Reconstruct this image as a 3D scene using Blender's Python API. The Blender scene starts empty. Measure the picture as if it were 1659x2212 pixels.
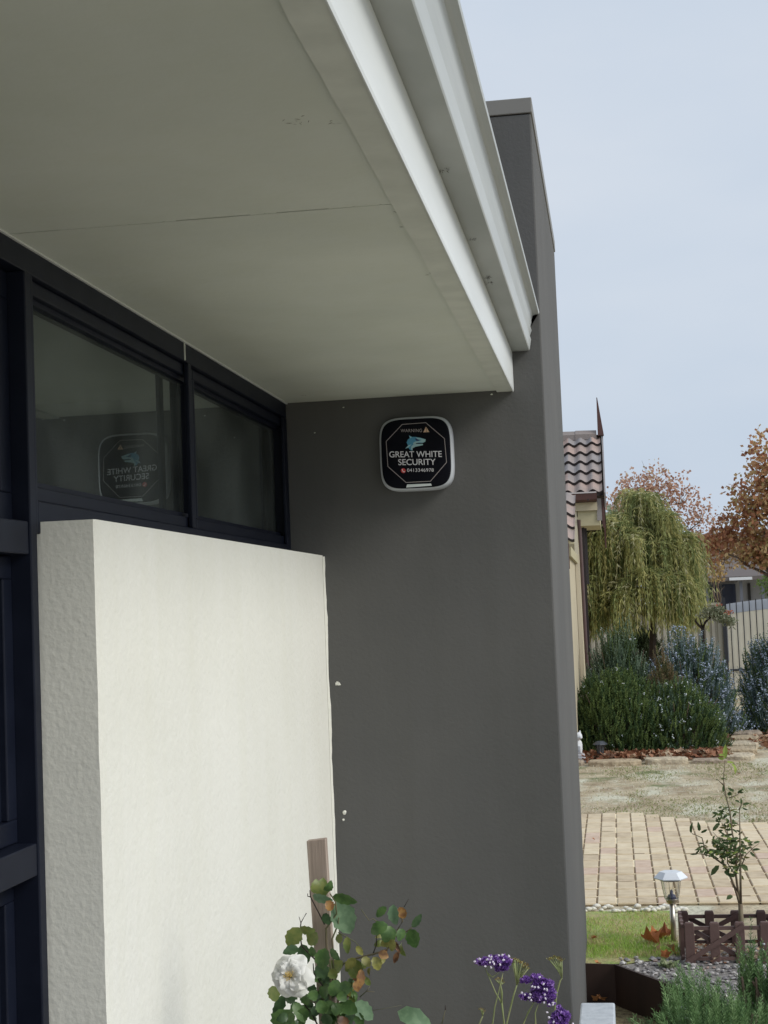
import bpy, math, random
import numpy as np
from mathutils import Vector, Matrix, noise
random.seed(7)
R = math.radians
sc = bpy.context.scene
col = sc.collection

# ------------------------------------------------------------------ camera
EYE = Vector((0, 0, 1.62))
XR = Vector((0.98812, 0.14845, -0.03960))      # camera right, up, back expressed below
def build_camera():
    f, W, H = 3300.0, 1659.0, 2212.0
    d = Vector((495.5, -194.0, -f)).normalized()            # house axis (+Y) seen by the camera
    u = Vector((-.04, 1, -(194 + 495.5 * .04) / f)).normalized()
    x = d.cross(u).normalized()
    M = Matrix((x, d, u))                                    # camera -> world rotation
    cam = bpy.data.cameras.new('camera')
    cam.sensor_fit = 'VERTICAL'; cam.sensor_height = 24; cam.lens = 24 * f / H
    cam.clip_start = .05; cam.clip_end = 2000
    o = bpy.data.objects.new('camera', cam); col.objects.link(o)
    o.matrix_world = Matrix.Translation(EYE) @ M.to_4x4()
    sc.camera = o
    return M
CM = build_camera()

def at(px, py, Y):
    """point of the photograph (1659 x 2212 grid) at the depth Y along the house axis"""
    r = CM @ Vector((px - 829.5, 1106.0 - py, -3300.0))
    return EYE + r * (Y / r.y)

# ------------------------------------------------------------------ world, sun, exposure
SUN_EL, SUN_AZ = R(36), R(109)          # azimuth measured clockwise from +Y
w = bpy.data.worlds.new('World'); sc.world = w; w.use_nodes = True
nt = w.node_tree; nt.nodes.clear()
out = nt.nodes.new('ShaderNodeOutputWorld'); bg = nt.nodes.new('ShaderNodeBackground')
sky = nt.nodes.new('ShaderNodeTexSky'); sky.sky_type = 'NISHITA'; sky.sun_disc = False
sky.sun_elevation = SUN_EL; sky.sun_rotation = SUN_AZ; sky.dust_density = 4; sky.air_density = 1.2
tc = nt.nodes.new('ShaderNodeTexCoord'); mp = nt.nodes.new('ShaderNodeMapping')
mp.inputs['Scale'].default_value = (1, 1, 2.5)
nz = nt.nodes.new('ShaderNodeTexNoise'); nz.inputs['Scale'].default_value = 2.2; nz.inputs['Detail'].default_value = 5
nz.inputs['Roughness'].default_value = .5
rp = nt.nodes.new('ShaderNodeValToRGB')
rp.color_ramp.elements[0].position = .32; rp.color_ramp.elements[0].color = (5.75, 6.75, 8.1, 1)
rp.color_ramp.elements[1].position = .70; rp.color_ramp.elements[1].color = (7.25, 7.85, 8.7, 1)
mx = nt.nodes.new('ShaderNodeMix'); mx.data_type = 'RGBA'; mx.inputs[0].default_value = .93
L = nt.links.new
L(tc.outputs['Generated'], mp.inputs[0]); L(mp.outputs[0], nz.inputs[0]); L(nz.outputs[0], rp.inputs[0])
L(sky.outputs[0], mx.inputs[6]); L(rp.outputs[0], mx.inputs[7]); L(mx.outputs[2], bg.inputs[0])
bg.inputs[1].default_value = .069
L(bg.outputs[0], out.inputs[0])
sun = bpy.data.lights.new('sun', 'SUN'); sun.energy = 1.5; sun.angle = R(24); sun.color = (1, .965, .90)
so = bpy.data.objects.new('sun', sun); col.objects.link(so)
sd = Vector((math.sin(SUN_AZ) * math.cos(SUN_EL), math.cos(SUN_AZ) * math.cos(SUN_EL), math.sin(SUN_EL)))
so.rotation_euler = sd.to_track_quat('Z', 'Y').to_euler(); so.location = sd * 30
sc.view_settings.view_transform = 'Standard'; sc.view_settings.look = 'None'
sc.view_settings.exposure = .50; sc.view_settings.gamma = 1
sc.cycles.max_bounces = 8; sc.cycles.transparent_max_bounces = 16

# ------------------------------------------------------------------ materials
def lin(r, g, b):
    f = lambda c: ((c / 255) / 12.92) if c <= 10 else (((c / 255) + .055) / 1.055) ** 2.4
    return (f(r), f(g), f(b), 1)

def mat(name, c, rough=.8, c2=None, scale=8, detail=4, bump=0, bscale=None, metal=0, lo=.35, hi=.65,
        stretch=(1, 1, 1), spec=.5, transl=0, bdist=.01, sheen=0):
    m = bpy.data.materials.new(name); m.use_nodes = True
    n = m.node_tree; b = n.nodes['Principled BSDF']
    b.inputs['Base Color'].default_value = (*c[:3], 1)
    b.inputs['Roughness'].default_value = rough; b.inputs['Metallic'].default_value = metal
    b.inputs['Specular IOR Level'].default_value = spec
    t = n.nodes.new('ShaderNodeTexCoord'); mpn = n.nodes.new('ShaderNodeMapping')
    mpn.inputs['Scale'].default_value = stretch
    n.links.new(t.outputs['Object'], mpn.inputs[0])
    if c2:
        z = n.nodes.new('ShaderNodeTexNoise'); z.inputs['Scale'].default_value = scale; z.inputs['Detail'].default_value = detail
        r = n.nodes.new('ShaderNodeValToRGB')
        r.color_ramp.elements[0].position = lo; r.color_ramp.elements[1].position = hi
        r.color_ramp.elements[0].color = (*c[:3], 1); r.color_ramp.elements[1].color = (*c2[:3], 1)
        n.links.new(mpn.outputs[0], z.inputs[0]); n.links.new(z.outputs[0], r.inputs[0]); n.links.new(r.outputs[0], b.inputs['Base Color'])
    if bump:
        z2 = n.nodes.new('ShaderNodeTexNoise'); z2.inputs['Scale'].default_value = bscale or scale * 4; z2.inputs['Detail'].default_value = 6
        bp = n.nodes.new('ShaderNodeBump'); bp.inputs['Strength'].default_value = bump; bp.inputs['Distance'].default_value = bdist
        n.links.new(mpn.outputs[0], z2.inputs[0]); n.links.new(z2.outputs[0], bp.inputs['Height']); n.links.new(bp.outputs[0], b.inputs['Normal'])
    if transl:
        tr = n.nodes.new('ShaderNodeBsdfTranslucent'); ms = n.nodes.new('ShaderNodeMixShader'); ms.inputs[0].default_value = transl
        o = n.nodes['Material Output']
        if c2: n.links.new(r.outputs[0], tr.inputs[0])
        else: tr.inputs[0].default_value = (*c[:3], 1)
        n.links.new(b.outputs[0], ms.inputs[1]); n.links.new(tr.outputs[0], ms.inputs[2]); n.links.new(ms.outputs[0], o.inputs[0])
    return m

M = {}
def leafmat(name, c, c2=None, rough=.55, tr=.25, scale=30):
    M[name] = mat(name, c, rough, c2, scale, transl=tr, spec=.35)

# ------------------------------------------------------------------ mesh helper
class MB:
    def __init__(s): s.v = []; s.f = []; s.m = []; s.smooth = False
    def face(s, pts, mi=0):
        i = len(s.v); s.v.extend([tuple(p) for p in pts]); s.f.append(tuple(range(i, i + len(pts)))); s.m.append(mi)
    def box(s, x0, x1, y0, y1, z0, z1, mi=0, skip=''):
        i = len(s.v)
        s.v += [(x0, y0, z0), (x1, y0, z0), (x1, y1, z0), (x0, y1, z0), (x0, y0, z1), (x1, y0, z1), (x1, y1, z1), (x0, y1, z1)]
        F = dict(b=(3, 2, 1, 0), t=(4, 5, 6, 7), f=(0, 1, 5, 4), k=(2, 3, 7, 6), l=(3, 0, 4, 7), r=(1, 2, 6, 5))
        for k, q in F.items():
            if k not in skip: s.f.append(tuple(i + a for a in q)); s.m.append(mi)
    def loft(s, rings, mi=0, closed=True, caps=True):
        i = len(s.v); n = len(rings[0])
        for r in rings: s.v += [tuple(p) for p in r]
        for k in range(len(rings) - 1):
            for j in range(n if closed else n - 1):
                a, b = i + k * n + j, i + k * n + (j + 1) % n
                s.f.append((a, b, b + n, a + n)); s.m.append(mi)
        if caps and closed:
            s.f.append(tuple(i + j for j in reversed(range(n)))); s.m.append(mi)
            s.f.append(tuple(i + (len(rings) - 1) * n + j for j in range(n))); s.m.append(mi)
    def tube(s, pts, rad, n=6, mi=0):
        pts = [Vector(p) for p in pts]
        if not hasattr(rad, '__len__'): rad = [rad] * len(pts)
        rings = []
        for k, p in enumerate(pts):
            t = (pts[min(k + 1, len(pts) - 1)] - pts[max(k - 1, 0)]).normalized()
            a = t.cross(Vector((.13, .31, .94)) if abs(t.z) < .9 else Vector((1, .1, 0))).normalized(); b = t.cross(a)
            rings.append([p + (a * math.cos(q * 2 * math.pi / n) + b * math.sin(q * 2 * math.pi / n)) * rad[k] for q in range(n)])
        s.loft(rings, mi)
    def blob(s, c, r, mi=0, sub=1, jit=.2, flat=1):
        t = (1 + 5 ** .5) / 2
        V = [Vector(p).normalized() for p in [(-1, t, 0), (1, t, 0), (-1, -t, 0), (1, -t, 0), (0, -1, t), (0, 1, t), (0, -1, -t), (0, 1, -t), (t, 0, -1), (t, 0, 1), (-t, 0, -1), (-t, 0, 1)]]
        F = [(0, 11, 5), (0, 5, 1), (0, 1, 7), (0, 7, 10), (0, 10, 11), (1, 5, 9), (5, 11, 4), (11, 10, 2), (10, 7, 6), (7, 1, 8), (3, 9, 4), (3, 4, 2), (3, 2, 6), (3, 6, 8), (3, 8, 9), (4, 9, 5), (2, 4, 11), (6, 2, 10), (8, 6, 7), (9, 8, 1)]
        for _ in range(sub):
            mid = {}; F2 = []
            def md(a, b):
                k = (min(a, b), max(a, b))
                if k not in mid: mid[k] = len(V); V.append((V[a] + V[b]).normalized())
                return mid[k]
            for a, b, c_ in F:
                x, y, z = md(a, b), md(b, c_), md(c_, a); F2 += [(a, x, z), (b, y, x), (c_, z, y), (x, y, z)]
            F = F2
        i = len(s.v); rx, ry, rz = (r if hasattr(r, '__len__') else (r, r, r * flat))
        q = random.random() * 50
        for p in V:
            k = 1 + jit * noise.noise(p * 1.7 + Vector((q, 0, 0))) * 1.6
            s.v.append((c[0] + p.x * rx * k, c[1] + p.y * ry * k, c[2] + p.z * rz * k))
        for q_ in F: s.f.append(tuple(i + a for a in q_)); s.m.append(mi)
    def kite(s, p, d, L_, W_, mi=0, side=None):
        d = d.normalized(); sd_ = side or d.cross(Vector((random.uniform(-1, 1), random.uniform(-1, 1), random.uniform(-1, 1)))).normalized()
        i = len(s.v); m_ = p + d * L_ * .45
        s.v += [tuple(p), tuple(m_ + sd_ * W_ / 2), tuple(p + d * L_), tuple(m_ - sd_ * W_ / 2)]
        s.f.append((i, i + 1, i + 2, i + 3)); s.m.append(mi)
    def leaf(s, p, tip, W_, mi=0, nrm=None, bend=.15, fold=.25, seg=6):
        """a folded, curved leaf blade from p to tip"""
        p = Vector(p); tip = Vector(tip); ax = tip - p; Ln = ax.length; d = ax.normalized()
        nrm = (nrm or Vector((random.uniform(-.8, .8), -1, random.uniform(-.3, .9)))).normalized()
        sd_ = d.cross(nrm).normalized(); up = sd_.cross(d).normalized()
        prof = lambda t: (2.15 * t ** .62 * (1 - t) ** .80) if 0 < t < 1 else 0
        i = len(s.v)
        for k in range(seg + 1):
            t = k / seg; c = p + ax * t + up * (Ln * bend * math.sin(math.pi * t))
            wv = W_ / 2 * prof(t) * (1 + .20 * (k % 2))
            s.v += [tuple(c - sd_ * wv + up * wv * fold), tuple(c), tuple(c + sd_ * wv + up * wv * fold)]
        for k in range(seg):
            a = i + 3 * k
            s.f += [(a, a + 1, a + 4, a + 3), (a + 1, a + 2, a + 5, a + 4)]; s.m += [mi, mi]
    def prism(s, pts, y0, y1, mi=0):
        """outline (x, z) extruded along y"""
        s.loft([[(x, y0, z) for x, z in pts], [(x, y1, z) for x, z in pts]], mi)
    def build(s, name, mats, parent=None, base=None, smooth=False):
        me = bpy.data.meshes.new(name)
        off = Vector(parent.get('_b', (0, 0, 0))) if parent else Vector(base or (0, 0, 0))
        v = np.array(s.v, dtype=float) - np.array(off)
        me.from_pydata(v.tolist(), [], s.f)
        if not isinstance(mats, (list, tuple)): mats = [mats]
        for m_ in mats: me.materials.append(m_)
        me.polygons.foreach_set('material_index', s.m)
        if smooth or s.smooth: me.polygons.foreach_set('use_smooth', [True] * len(s.f))
        me.update()
        o = bpy.data.objects.new(name, me); col.objects.link(o)
        if parent: o.parent = parent
        else: o.location = off
        o['_b'] = tuple(off)
        return o

def tag(o, label=None, cat=None, group=None, kind=None):
    if label: o['label'] = label
    if cat: o['category'] = cat
    if group: o['group'] = group
    if kind: o['kind'] = kind
    return o
def thing(name, label, cat, base=(0, 0, 0), group=None):
    o = bpy.data.objects.new(name, None); col.objects.link(o); o.location = base; o['_b'] = tuple(base)
    o.empty_display_size = .1
    return tag(o, label, cat, group)
def bevel(o, wd=.004, seg=2):
    b = o.modifiers.new('bevel', 'BEVEL'); b.width = wd; b.segments = seg; b.limit_method = 'ANGLE'
    return o

# ------------------------------------------------------------------ surface materials
def stucco(name, c, c2, bump, bs, bdist, rough=.9, streak=0):
    m = mat(name, c, rough, c2, 1.6, 5, bump, bs, bdist=bdist, lo=.3, hi=.7)
    if streak:                                   # faint vertical rain marks
        n = m.node_tree; b = n.nodes['Principled BSDF']
        t = n.nodes.new('ShaderNodeTexCoord'); mp_ = n.nodes.new('ShaderNodeMapping'); mp_.inputs['Scale'].default_value = (9, 9, .5)
        z = n.nodes.new('ShaderNodeTexNoise'); z.inputs['Scale'].default_value = 1.2; z.inputs['Detail'].default_value = 3
        r = n.nodes.new('ShaderNodeValToRGB'); r.color_ramp.elements[0].position = .35; r.color_ramp.elements[1].position = .6
        k = 1 - streak; r.color_ramp.elements[0].color = (k, k, k * .985, 1); r.color_ramp.elements[1].color = (1, 1, 1, 1)
        x = n.nodes.new('ShaderNodeMix'); x.data_type = 'RGBA'; x.blend_type = 'MULTIPLY'; x.inputs[0].default_value = 1
        src = b.inputs['Base Color'].links[0].from_socket
        n.links.new(t.outputs['Object'], mp_.inputs[0]); n.links.new(mp_.outputs[0], z.inputs[0]); n.links.new(z.outputs[0], r.inputs[0])
        n.links.new(src, x.inputs[6]); n.links.new(r.outputs[0], x.inputs[7]); n.links.new(x.outputs[2], b.inputs['Base Color'])
    return m
M['dark'] = stucco('dark_render', (.094, .095, .094), (.118, .117, .114), .35, 95, .003, streak=.05)
M['darkcap'] = mat('cap_metal', (.20, .195, .18), .5)
M['cream'] = stucco('cream_render', (.78, .78, .71), (.85, .85, .79), .6, 48, .004, streak=.018)
M['creamrough'] = stucco('rough_render', (.80, .80, .73), (.86, .86, .79), .34, 80, .004)
M['soffit'] = stucco('soffit_paint', (.66, .70, .63), (.78, .815, .74), .2, 40, .004, streak=.015)
M['trim'] = mat('trim_paint', (.66, .69, .625), .7, (.74, .77, .70), 12, bump=.2, bscale=60, bdist=.003)
M['white'] = mat('white_paint', (.80, .83, .82), .35, (.72, .75, .74), 3, stretch=(1, .4, 3))
M['gutter'] = mat('gutter_metal', (.55, .58, .575), .4, (.47, .50, .495), 4, stretch=(1, .3, 4), spec=.6)
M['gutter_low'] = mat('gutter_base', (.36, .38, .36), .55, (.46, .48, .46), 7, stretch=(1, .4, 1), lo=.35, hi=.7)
M['frame'] = mat('frame_coat', (.0050, .0075, .0175), .5, (.008, .011, .023), 14, spec=.22)
M['screen'] = mat('fly_screen', (.012, .016, .024), .9, (.018, .024, .032), 3)
M['web'] = mat('web_dirt', (.10, .095, .085), .9)
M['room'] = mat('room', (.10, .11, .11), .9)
M['tileroof'] = mat('house_roof', (.16, .14, .13), .8)

g = bpy.data.materials.new('window_glass'); g.use_nodes = True; M['glass'] = g
n = g.node_tree; n.nodes.clear(); o_ = n.nodes.new('ShaderNodeOutputMaterial')
fr = n.nodes.new('ShaderNodeFresnel'); fr.inputs[0].default_value = 1.6
tr = n.nodes.new('ShaderNodeBsdfTransparent'); tr.inputs[0].default_value = (.42, .47, .46, 1)
gl = n.nodes.new('ShaderNodeBsdfGlossy'); gl.inputs['Roughness'].default_value = .012; gl.inputs[0].default_value = (.80, .90, .88, 1)
df = n.nodes.new('ShaderNodeBsdfDiffuse'); df.inputs[0].default_value = (.30, .34, .33, 1)
m1 = n.nodes.new('ShaderNodeMixShader'); m2 = n.nodes.new('ShaderNodeMixShader')
t_ = n.nodes.new('ShaderNodeTexCoord'); z_ = n.nodes.new('ShaderNodeTexNoise'); z_.inputs['Scale'].default_value = 2.4; z_.inputs['Detail'].default_value = 4
r_ = n.nodes.new('ShaderNodeMapRange'); r_.inputs[1].default_value = .4; r_.inputs[2].default_value = .75; r_.inputs[3].default_value = .12; r_.inputs[4].default_value = .42
k = n.links.new
k(t_.outputs['Object'], z_.inputs[0]); k(z_.outputs[0], r_.inputs[0])
k(tr.outputs[0], m1.inputs[1]); k(df.outputs[0], m1.inputs[2]); k(r_.outputs[0], m1.inputs[0])
k(fr.outputs[0], m2.inputs[0]); k(m1.outputs[0], m2.inputs[1]); k(gl.outputs[0], m2.inputs[2]); k(m2.outputs[0], o_.inputs[0])

# ------------------------------------------------------------------ the house
XW, XF, Y0, YW = -1.12, -1.006, -1.6, 5.3       # window plane, cream face, near end, dark wall face
ZS = 2.372
house = thing('house', 'grey rendered house corner with cream wall, dark framed windows and pale eaves', 'house', (-1.1, 4, -.16))
mb = MB(); mb.box(-3.2, -.203, YW, 7.47, -.3, 3.345); wl = bevel(mb.build('wall', M['dark'], house), .006)
wl['label'] = 'dark grey rendered blade wall'
mb = MB(); mb.box(-3.2, -.1985, YW - .0045, 7.475, 3.347, 3.402); bevel(mb.build('wall_capping', M['darkcap'], wl), .003)
# cream wall under the high windows: ragged painted corner
def wavy_wall():
    mb = MB(); n_ = 60
    for face in range(1):
        rings = []
        for i_ in range(n_ + 1):
            z = -.3 + (1.824 + .3) * i_ / n_
            e = .0006 * noise.noise(Vector((z * 9, 1, 3))) + .0007 * noise.noise(Vector((z * 40, 5, 3)))
            e2 = .002 * noise.noise(Vector((z * 7, 8, 1))) + .0015 * noise.noise(Vector((z * 30, 2, 1)))
            rings.append([(-1.135, 2.90 + e2 * .3, z), (XF - .004 + e, 2.90 + e, z), (XF + e * .5, 2.905, z), (XF, 5.2985, z), (-1.135, 5.2985, z)])
        mb.loft(rings)
    # the return face (near narrow side) wears the rougher render
    for q_, f_ in enumerate(mb.f):
        pass
    return mb
mb = wavy_wall()
for q_, f_ in enumerate(mb.f):
    ys = [mb.v[a][1] for a in f_]
    if len(f_) == 4 and max(ys) < 2.93: mb.m[q_] = 1
cw = mb.build('wall', [M['cream'], M['creamrough']], house); cw['label'] = 'cream rendered low wall'
mb = MB()   # paint bead and sealant where cream meets dark wall
rings = []
for i_ in range(70):
    z = -.3 + 2.12 * i_ / 69
    wv = .008 + .003 * noise.noise(Vector((z * 6, 3, 3))) + .0025 * noise.noise(Vector((z * 31, 3, 9)))
    rings.append([(XF + .001, 5.299, z), (XF + .001, 5.29, z), (XF + wv, 5.2935, z), (XF + wv, 5.299, z)])
mb.loft(rings); sb = mb.build('sealant_bead', M['cream'], cw)
for (px, py, s_) in ((730, 1477, .0075), (744, 1755, .006), (742, 1771, .0035)):
    mb = MB(); p = at(px, py, 5.299); mb.blob((p.x, 5.299, p.z), (s_, .002, s_ * 1.1), jit=.6); mb.build('paint_chip', M['cream'], wl)
for (px, py, s_) in ((1062, 852, .004), (680, 935, .003), (742, 880, .003)):
    p = at(px, py, 5.299); mb = MB(); mb.blob(p, (s_, .0015, s_ * .6), jit=.5); mb.build('paint_chip', M['trim'], wl)
# wall plane above/around windows and dark rooms behind
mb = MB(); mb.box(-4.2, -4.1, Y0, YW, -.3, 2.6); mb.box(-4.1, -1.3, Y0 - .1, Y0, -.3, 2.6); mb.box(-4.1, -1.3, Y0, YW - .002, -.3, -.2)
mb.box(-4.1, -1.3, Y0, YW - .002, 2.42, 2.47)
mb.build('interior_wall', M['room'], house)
# soffit in two sheets with an uneven joint
mb = MB()
for (ya, yb) in ((Y0, 2.7605), (2.7685, YW)):
    mb.box(-1.30, -.366, ya, yb, ZS, ZS + .006)
sf = mb.build('soffit', M['soffit'], house)
mb = MB(); mb.box(-1.30, -.366, Y0, YW, ZS + .0075, ZS + .012); mb.build('backing', M['web'], sf)
xx = -.366
while xx > -1.12:
    l_ = random.uniform(.02, .09); wv = random.uniform(.0015, .004)
    if random.random() < (.45 if xx > -.75 else .85): mb = MB(); mb.box(xx - l_, xx - .003, 2.7606, 2.7684 - wv * .5, ZS + .0006, ZS + .003); mb.build('joint_filler', M['soffit'], sf)
    xx -= l_
for (px, py, n_, s_) in ((640, 262, 9, .016), (715, 262, 6, .012), (655, 855, 5, .008), (880, 488, 9, .012), (930, 590, 8, .012), (1020, 735, 6, .008), (640, 20, 12, .02), (860, 455, 9, .012)):
    r0_ = CM @ Vector((px - 829.5, 1106.0 - py, -3300.0)); p0 = EYE + r0_ * ((ZS - .0008 - 1.62) / r0_.z); mb = MB()
    for _ in range(n_): mb.kite(p0 + Vector((random.gauss(0, s_ * .5), random.gauss(0, s_), 0)), Vector((random.gauss(0, 1), random.gauss(0, .6), -.02)), random.uniform(.3, 1) * s_, .0012)
    mb.build('dirt_mark', mat('dirt', (.28, .27, .23), .9), sf)
mb = MB()       # thin pale bead of paint along the window head
mb.box(-1.128, -1.1125, Y0, YW - .001, ZS - .004, ZS - .0005); mb.build('edge_bead', M['white'], sf)
mb = MB(); rng = 70; ring = []      # timber trim strip under the fascia, slightly wavy inner edge
for i_ in range(rng + 1):
    y = Y0 + (YW - Y0) * i_ / rng; e = .003 * noise.noise(Vector((y * 5, 0, 2))) + .0025 * noise.noise(Vector((y * 17, 0, 2)))
    ring.append([(-.367 + e, y, ZS - .006), (-.311, y, ZS - .006), (-.311, y, ZS + .004), (-.367 + e, y, ZS + .004)])
mb.loft(ring); mb.build('soffit_trim', M['trim'], house)
mb = MB()
mb.prism([(-.311, ZS - .009), (-.3085, ZS - .009), (-.3065, ZS - .004), (-.3065, 2.503), (-.311, 2.503)], Y0, YW - .003)
mb.build('fascia', M['white'], house)
# gutter: bottom, stepped front, rolled lip
gt = None
mb = MB()
prof = [(-.311, 2.5045), (-.2475, 2.5045), (-.2450, 2.508), (-.2385, 2.542), (-.2465, 2.5460), (-.2350, 2.574), (-.2430, 2.5780), (-.234, 2.604),
        (-.238, 2.6095), (-.230, 2.628), (-.226, 2.6375), (-.2165, 2.641), (-.2095, 2.637), (-.2085, 2.629), (-.214, 2.6235), (-.222, 2.6245), (-.2245, 2.626), (-.236, 2.604),
        (-.2420, 2.576), (-.2450, 2.541), (-.2485, 2.509), (-.311, 2.509)]
prof[9:15] = [(-.229, 2.6265), (-.2205, 2.6285), (-.2075, 2.630), (-.2055, 2.637), (-.2085, 2.643), (-.2195, 2.642)]
prof = prof[:15] + [(-.2265, 2.634), (-.2365, 2.604), (-.2465, 2.576), (-.2495, 2.541), (-.2500, 2.510), (-.311, 2.510)]
mb.prism(prof, Y0, YW - .004)
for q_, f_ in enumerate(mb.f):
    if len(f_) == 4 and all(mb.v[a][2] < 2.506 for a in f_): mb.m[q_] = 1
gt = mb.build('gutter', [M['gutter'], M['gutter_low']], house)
for (gx, gz) in ((-.2452, 2.5455), (-.2420, 2.5775)):      # dark strips painted in for shade in the two gutter front grooves
    mb = MB(); mb.prism([(gx - .001, gz - .0022), (gx + .0022, gz - .0022), (gx + .0012, gz + .0018), (gx - .001, gz + .0018)], Y0, YW - .005); mb.build('groove', mat('groove_shade', (.24, .25, .26), .8), gt)
mb = MB()
mb.prism([(-.311, 2.511), (-.2500, 2.511), (-.243, 2.576), (-.228, 2.633), (-.311, 2.633)], YW - .0035, YW - .001); mb.build('end_cap', M['gutter'], gt)
# insect webs and dirt tufts stuck between fascia and gutter
for (y, s_) in ((1.86, .022), (2.02, .012), (3.02, .008), (3.62, .006), (4.05, .010), (4.12, .008)):
    mb = MB()
    for i_ in range(26):
        p = Vector((-.305 + random.uniform(0, .02), y + random.gauss(0, s_), 2.503)); d = Vector((random.uniform(-.2, 1), random.gauss(0, 1), -random.random())).normalized()
        mb.kite(p, d, random.uniform(.4, 1.3) * s_, .0012)
    mb.build('cobweb', M['web'], gt)
# roof and wall behind, so the house is closed
mb = MB(); mb.face([(-.24, Y0, 2.60), (-.24, YW, 2.60), (-4.2, YW, 4.3), (-4.2, Y0, 4.3)]); mb.face([(-.24, Y0, 2.57), (-4.2, Y0, 4.27), (-4.2, YW, 4.27), (-.24, YW, 2.57)])
mb.face([(-4.2, Y0, 2.6), (-4.2, Y0, 4.3), (-.24, Y0, 2.6)]); mb.face([(-4.2, YW, 2.6), (-.24, YW, 2.6), (-4.2, YW, 4.3)])
mb.build('roof', M['tileroof'], house)

# windows: frame members sit 6 mm behind the wall plane, sashes and panes further back
def window(label, y0, y1, z0, z1, sash_x, sw, glassx, screen=False, sj=None):
    sj = sj or sw
    fr_ = MB()
    fr_.box(sash_x - .045, sash_x, y0, y1, z1 - sw, z1); fr_.box(sash_x - .045, sash_x, y0, y1, z0, z0 + sw)
    fr_.box(sash_x - .045, sash_x, y0, y0 + sj, z0 + sw, z1 - sw); fr_.box(sash_x - .045, sash_x, y1 - sj, y1, z0 + sw, z1 - sw)
    win = bevel(fr_.build('window', M['frame'], house), .003); win['label'] = label
    b_ = MB(); e = .012      # glazing bead, stepping back to the glass
    a0, a1, c0, c1 = y0 + sj, y1 - sj, z0 + sw, z1 - sw
    b_.box(glassx + .001, sash_x - .014, a0, a1, c1 - e, c1 - .0005); b_.box(glassx + .001, sash_x - .014, a0, a1, c0 + .0005, c0 + e)
    if sj > .02: b_.box(glassx + .001, sash_x - .014, a0 + .0005, a0 + e, c0 + e, c1 - e); b_.box(glassx + .001, sash_x - .014, a1 - e, a1 - .0005, c0 + e, c1 - e)
    b_.build('glazing_bead', M['frame'], win)
    p_ = MB(); p_.face([(glassx, a0, c0), (glassx, a1, c0), (glassx, a1, c1), (glassx, a0, c1)])
    p_.box(glassx - .005, glassx, a0, a1, c0, c1) if screen else None
    p_.build('fly_screen' if screen else 'pane', M['screen'] if screen else M['glass'], win)
    return win
mb = MB()
FX0, FX1 = -1.215, -1.1185
mb.box(FX0, FX1, Y0, 5.297, 2.318, 2.3715)                   # head
mb.box(FX0, FX1 + .004, 2.838, 2.872, -.2, 2.3175)           # mullion beside the cream wall
mb.box(FX0, FX1 + .0015, 2.874, 2.888, 1.8, 2.3175)
mb.box(-1.130, FX1 + .002, 4.018, 4.050, 1.866, 2.3175)
mb.box(-1.130, FX1 + .001, 5.245, 5.2975, 1.8255, 2.3175)
mb.box(FX0, FX1, 2.889, 5.244, 1.8, 1.8655)                  # sill of the high windows
mb.box(FX0, FX1, Y0, 2.837, 1.757, 1.822)                    # transom, rail and bottom rail of the tall windows
mb.box(FX0, FX1 + .001, Y0, 2.837, 1.140, 1.202)
mb.box(FX0, FX1, Y0, 2.837, .02, .10)
mb.box(FX0, FX1, 1.62, 1.66, .101, 1.139); mb.box(FX0, FX1, 1.62, 1.66, 1.203, 1.756); mb.box(FX0, FX1, 1.62, 1.66, 1.823, 2.317)
wf = bevel(mb.build('window_frame', M['frame'], house), .003)
mb = MB(); mb.box(-1.1125, -1.106, 2.894, 2.8975, -.2, 1.80)   # dark shadow-gap strip at the pier
window('high window beside the pier', 2.889, 4.114, 1.8665, 2.3165, -1.132, .030, -1.164, sj=.014)
window('high window next to the dark wall', 4.116, 5.296, 1.8665, 2.3165, -1.132, .030, -1.164, sj=.014)
for (ya, yb) in ((1.661, 2.836), (Y0, 1.619)):
    window('upper tall window', ya, yb, 1.8235, 2.3165, -1.150, .055, -1.188)
    window('screened middle window', ya, yb, 1.2035, 1.7555, -1.155, .045, -1.190, True)
    window('screened lower window', ya, yb, .1015, 1.1385, -1.165, .045, -1.195, True)
mb = MB(); mb.box(-1.1165, -1.113, 3.98, 3.984, 2.319, 2.3715); mb.build('frame_joint', M['trim'], wf)
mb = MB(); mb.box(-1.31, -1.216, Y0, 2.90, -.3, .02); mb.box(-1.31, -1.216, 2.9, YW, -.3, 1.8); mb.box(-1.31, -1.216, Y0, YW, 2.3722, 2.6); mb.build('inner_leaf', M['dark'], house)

# ------------------------------------------------------------------ alarm box on the dark wall
SC = at(898.1, 978.9, 5.24); SX, SZ = SC.x, SC.z
alarm = thing('alarm_box', 'black and silver security alarm box with a shark emblem mounted on the dark wall', 'alarm box', (SX, 5.3, SZ))
def sq(h, y, n_=72, p=4.6, hz=None):
    hz = hz or h; P = []
    for i_ in range(n_):
        a = 2 * math.pi * i_ / n_; c, s_ = math.cos(a), math.sin(a)
        P.append((SX + h * math.copysign(abs(c) ** (2 / p), c), y, SZ + hz * math.copysign(abs(s_) ** (2 / p), s_)))
    return P
M['silver'] = mat('silver_plastic', (.50, .53, .57), .38, spec=.6)
M['gloss'] = mat('black_gloss', (.0025, .003, .007), .5, spec=.12)
mb = MB(); mb.loft([sq(.127, 5.2985), sq(.1295, 5.29), sq(.1295, 5.262), sq(.1285, 5.255), sq(.1245, 5.2475), sq(.1205, 5.2455)])
body = mb.build('casing', M['silver'], alarm, smooth=True); body.modifiers.new('es', 'EDGE_SPLIT').split_angle = R(50)
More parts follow.
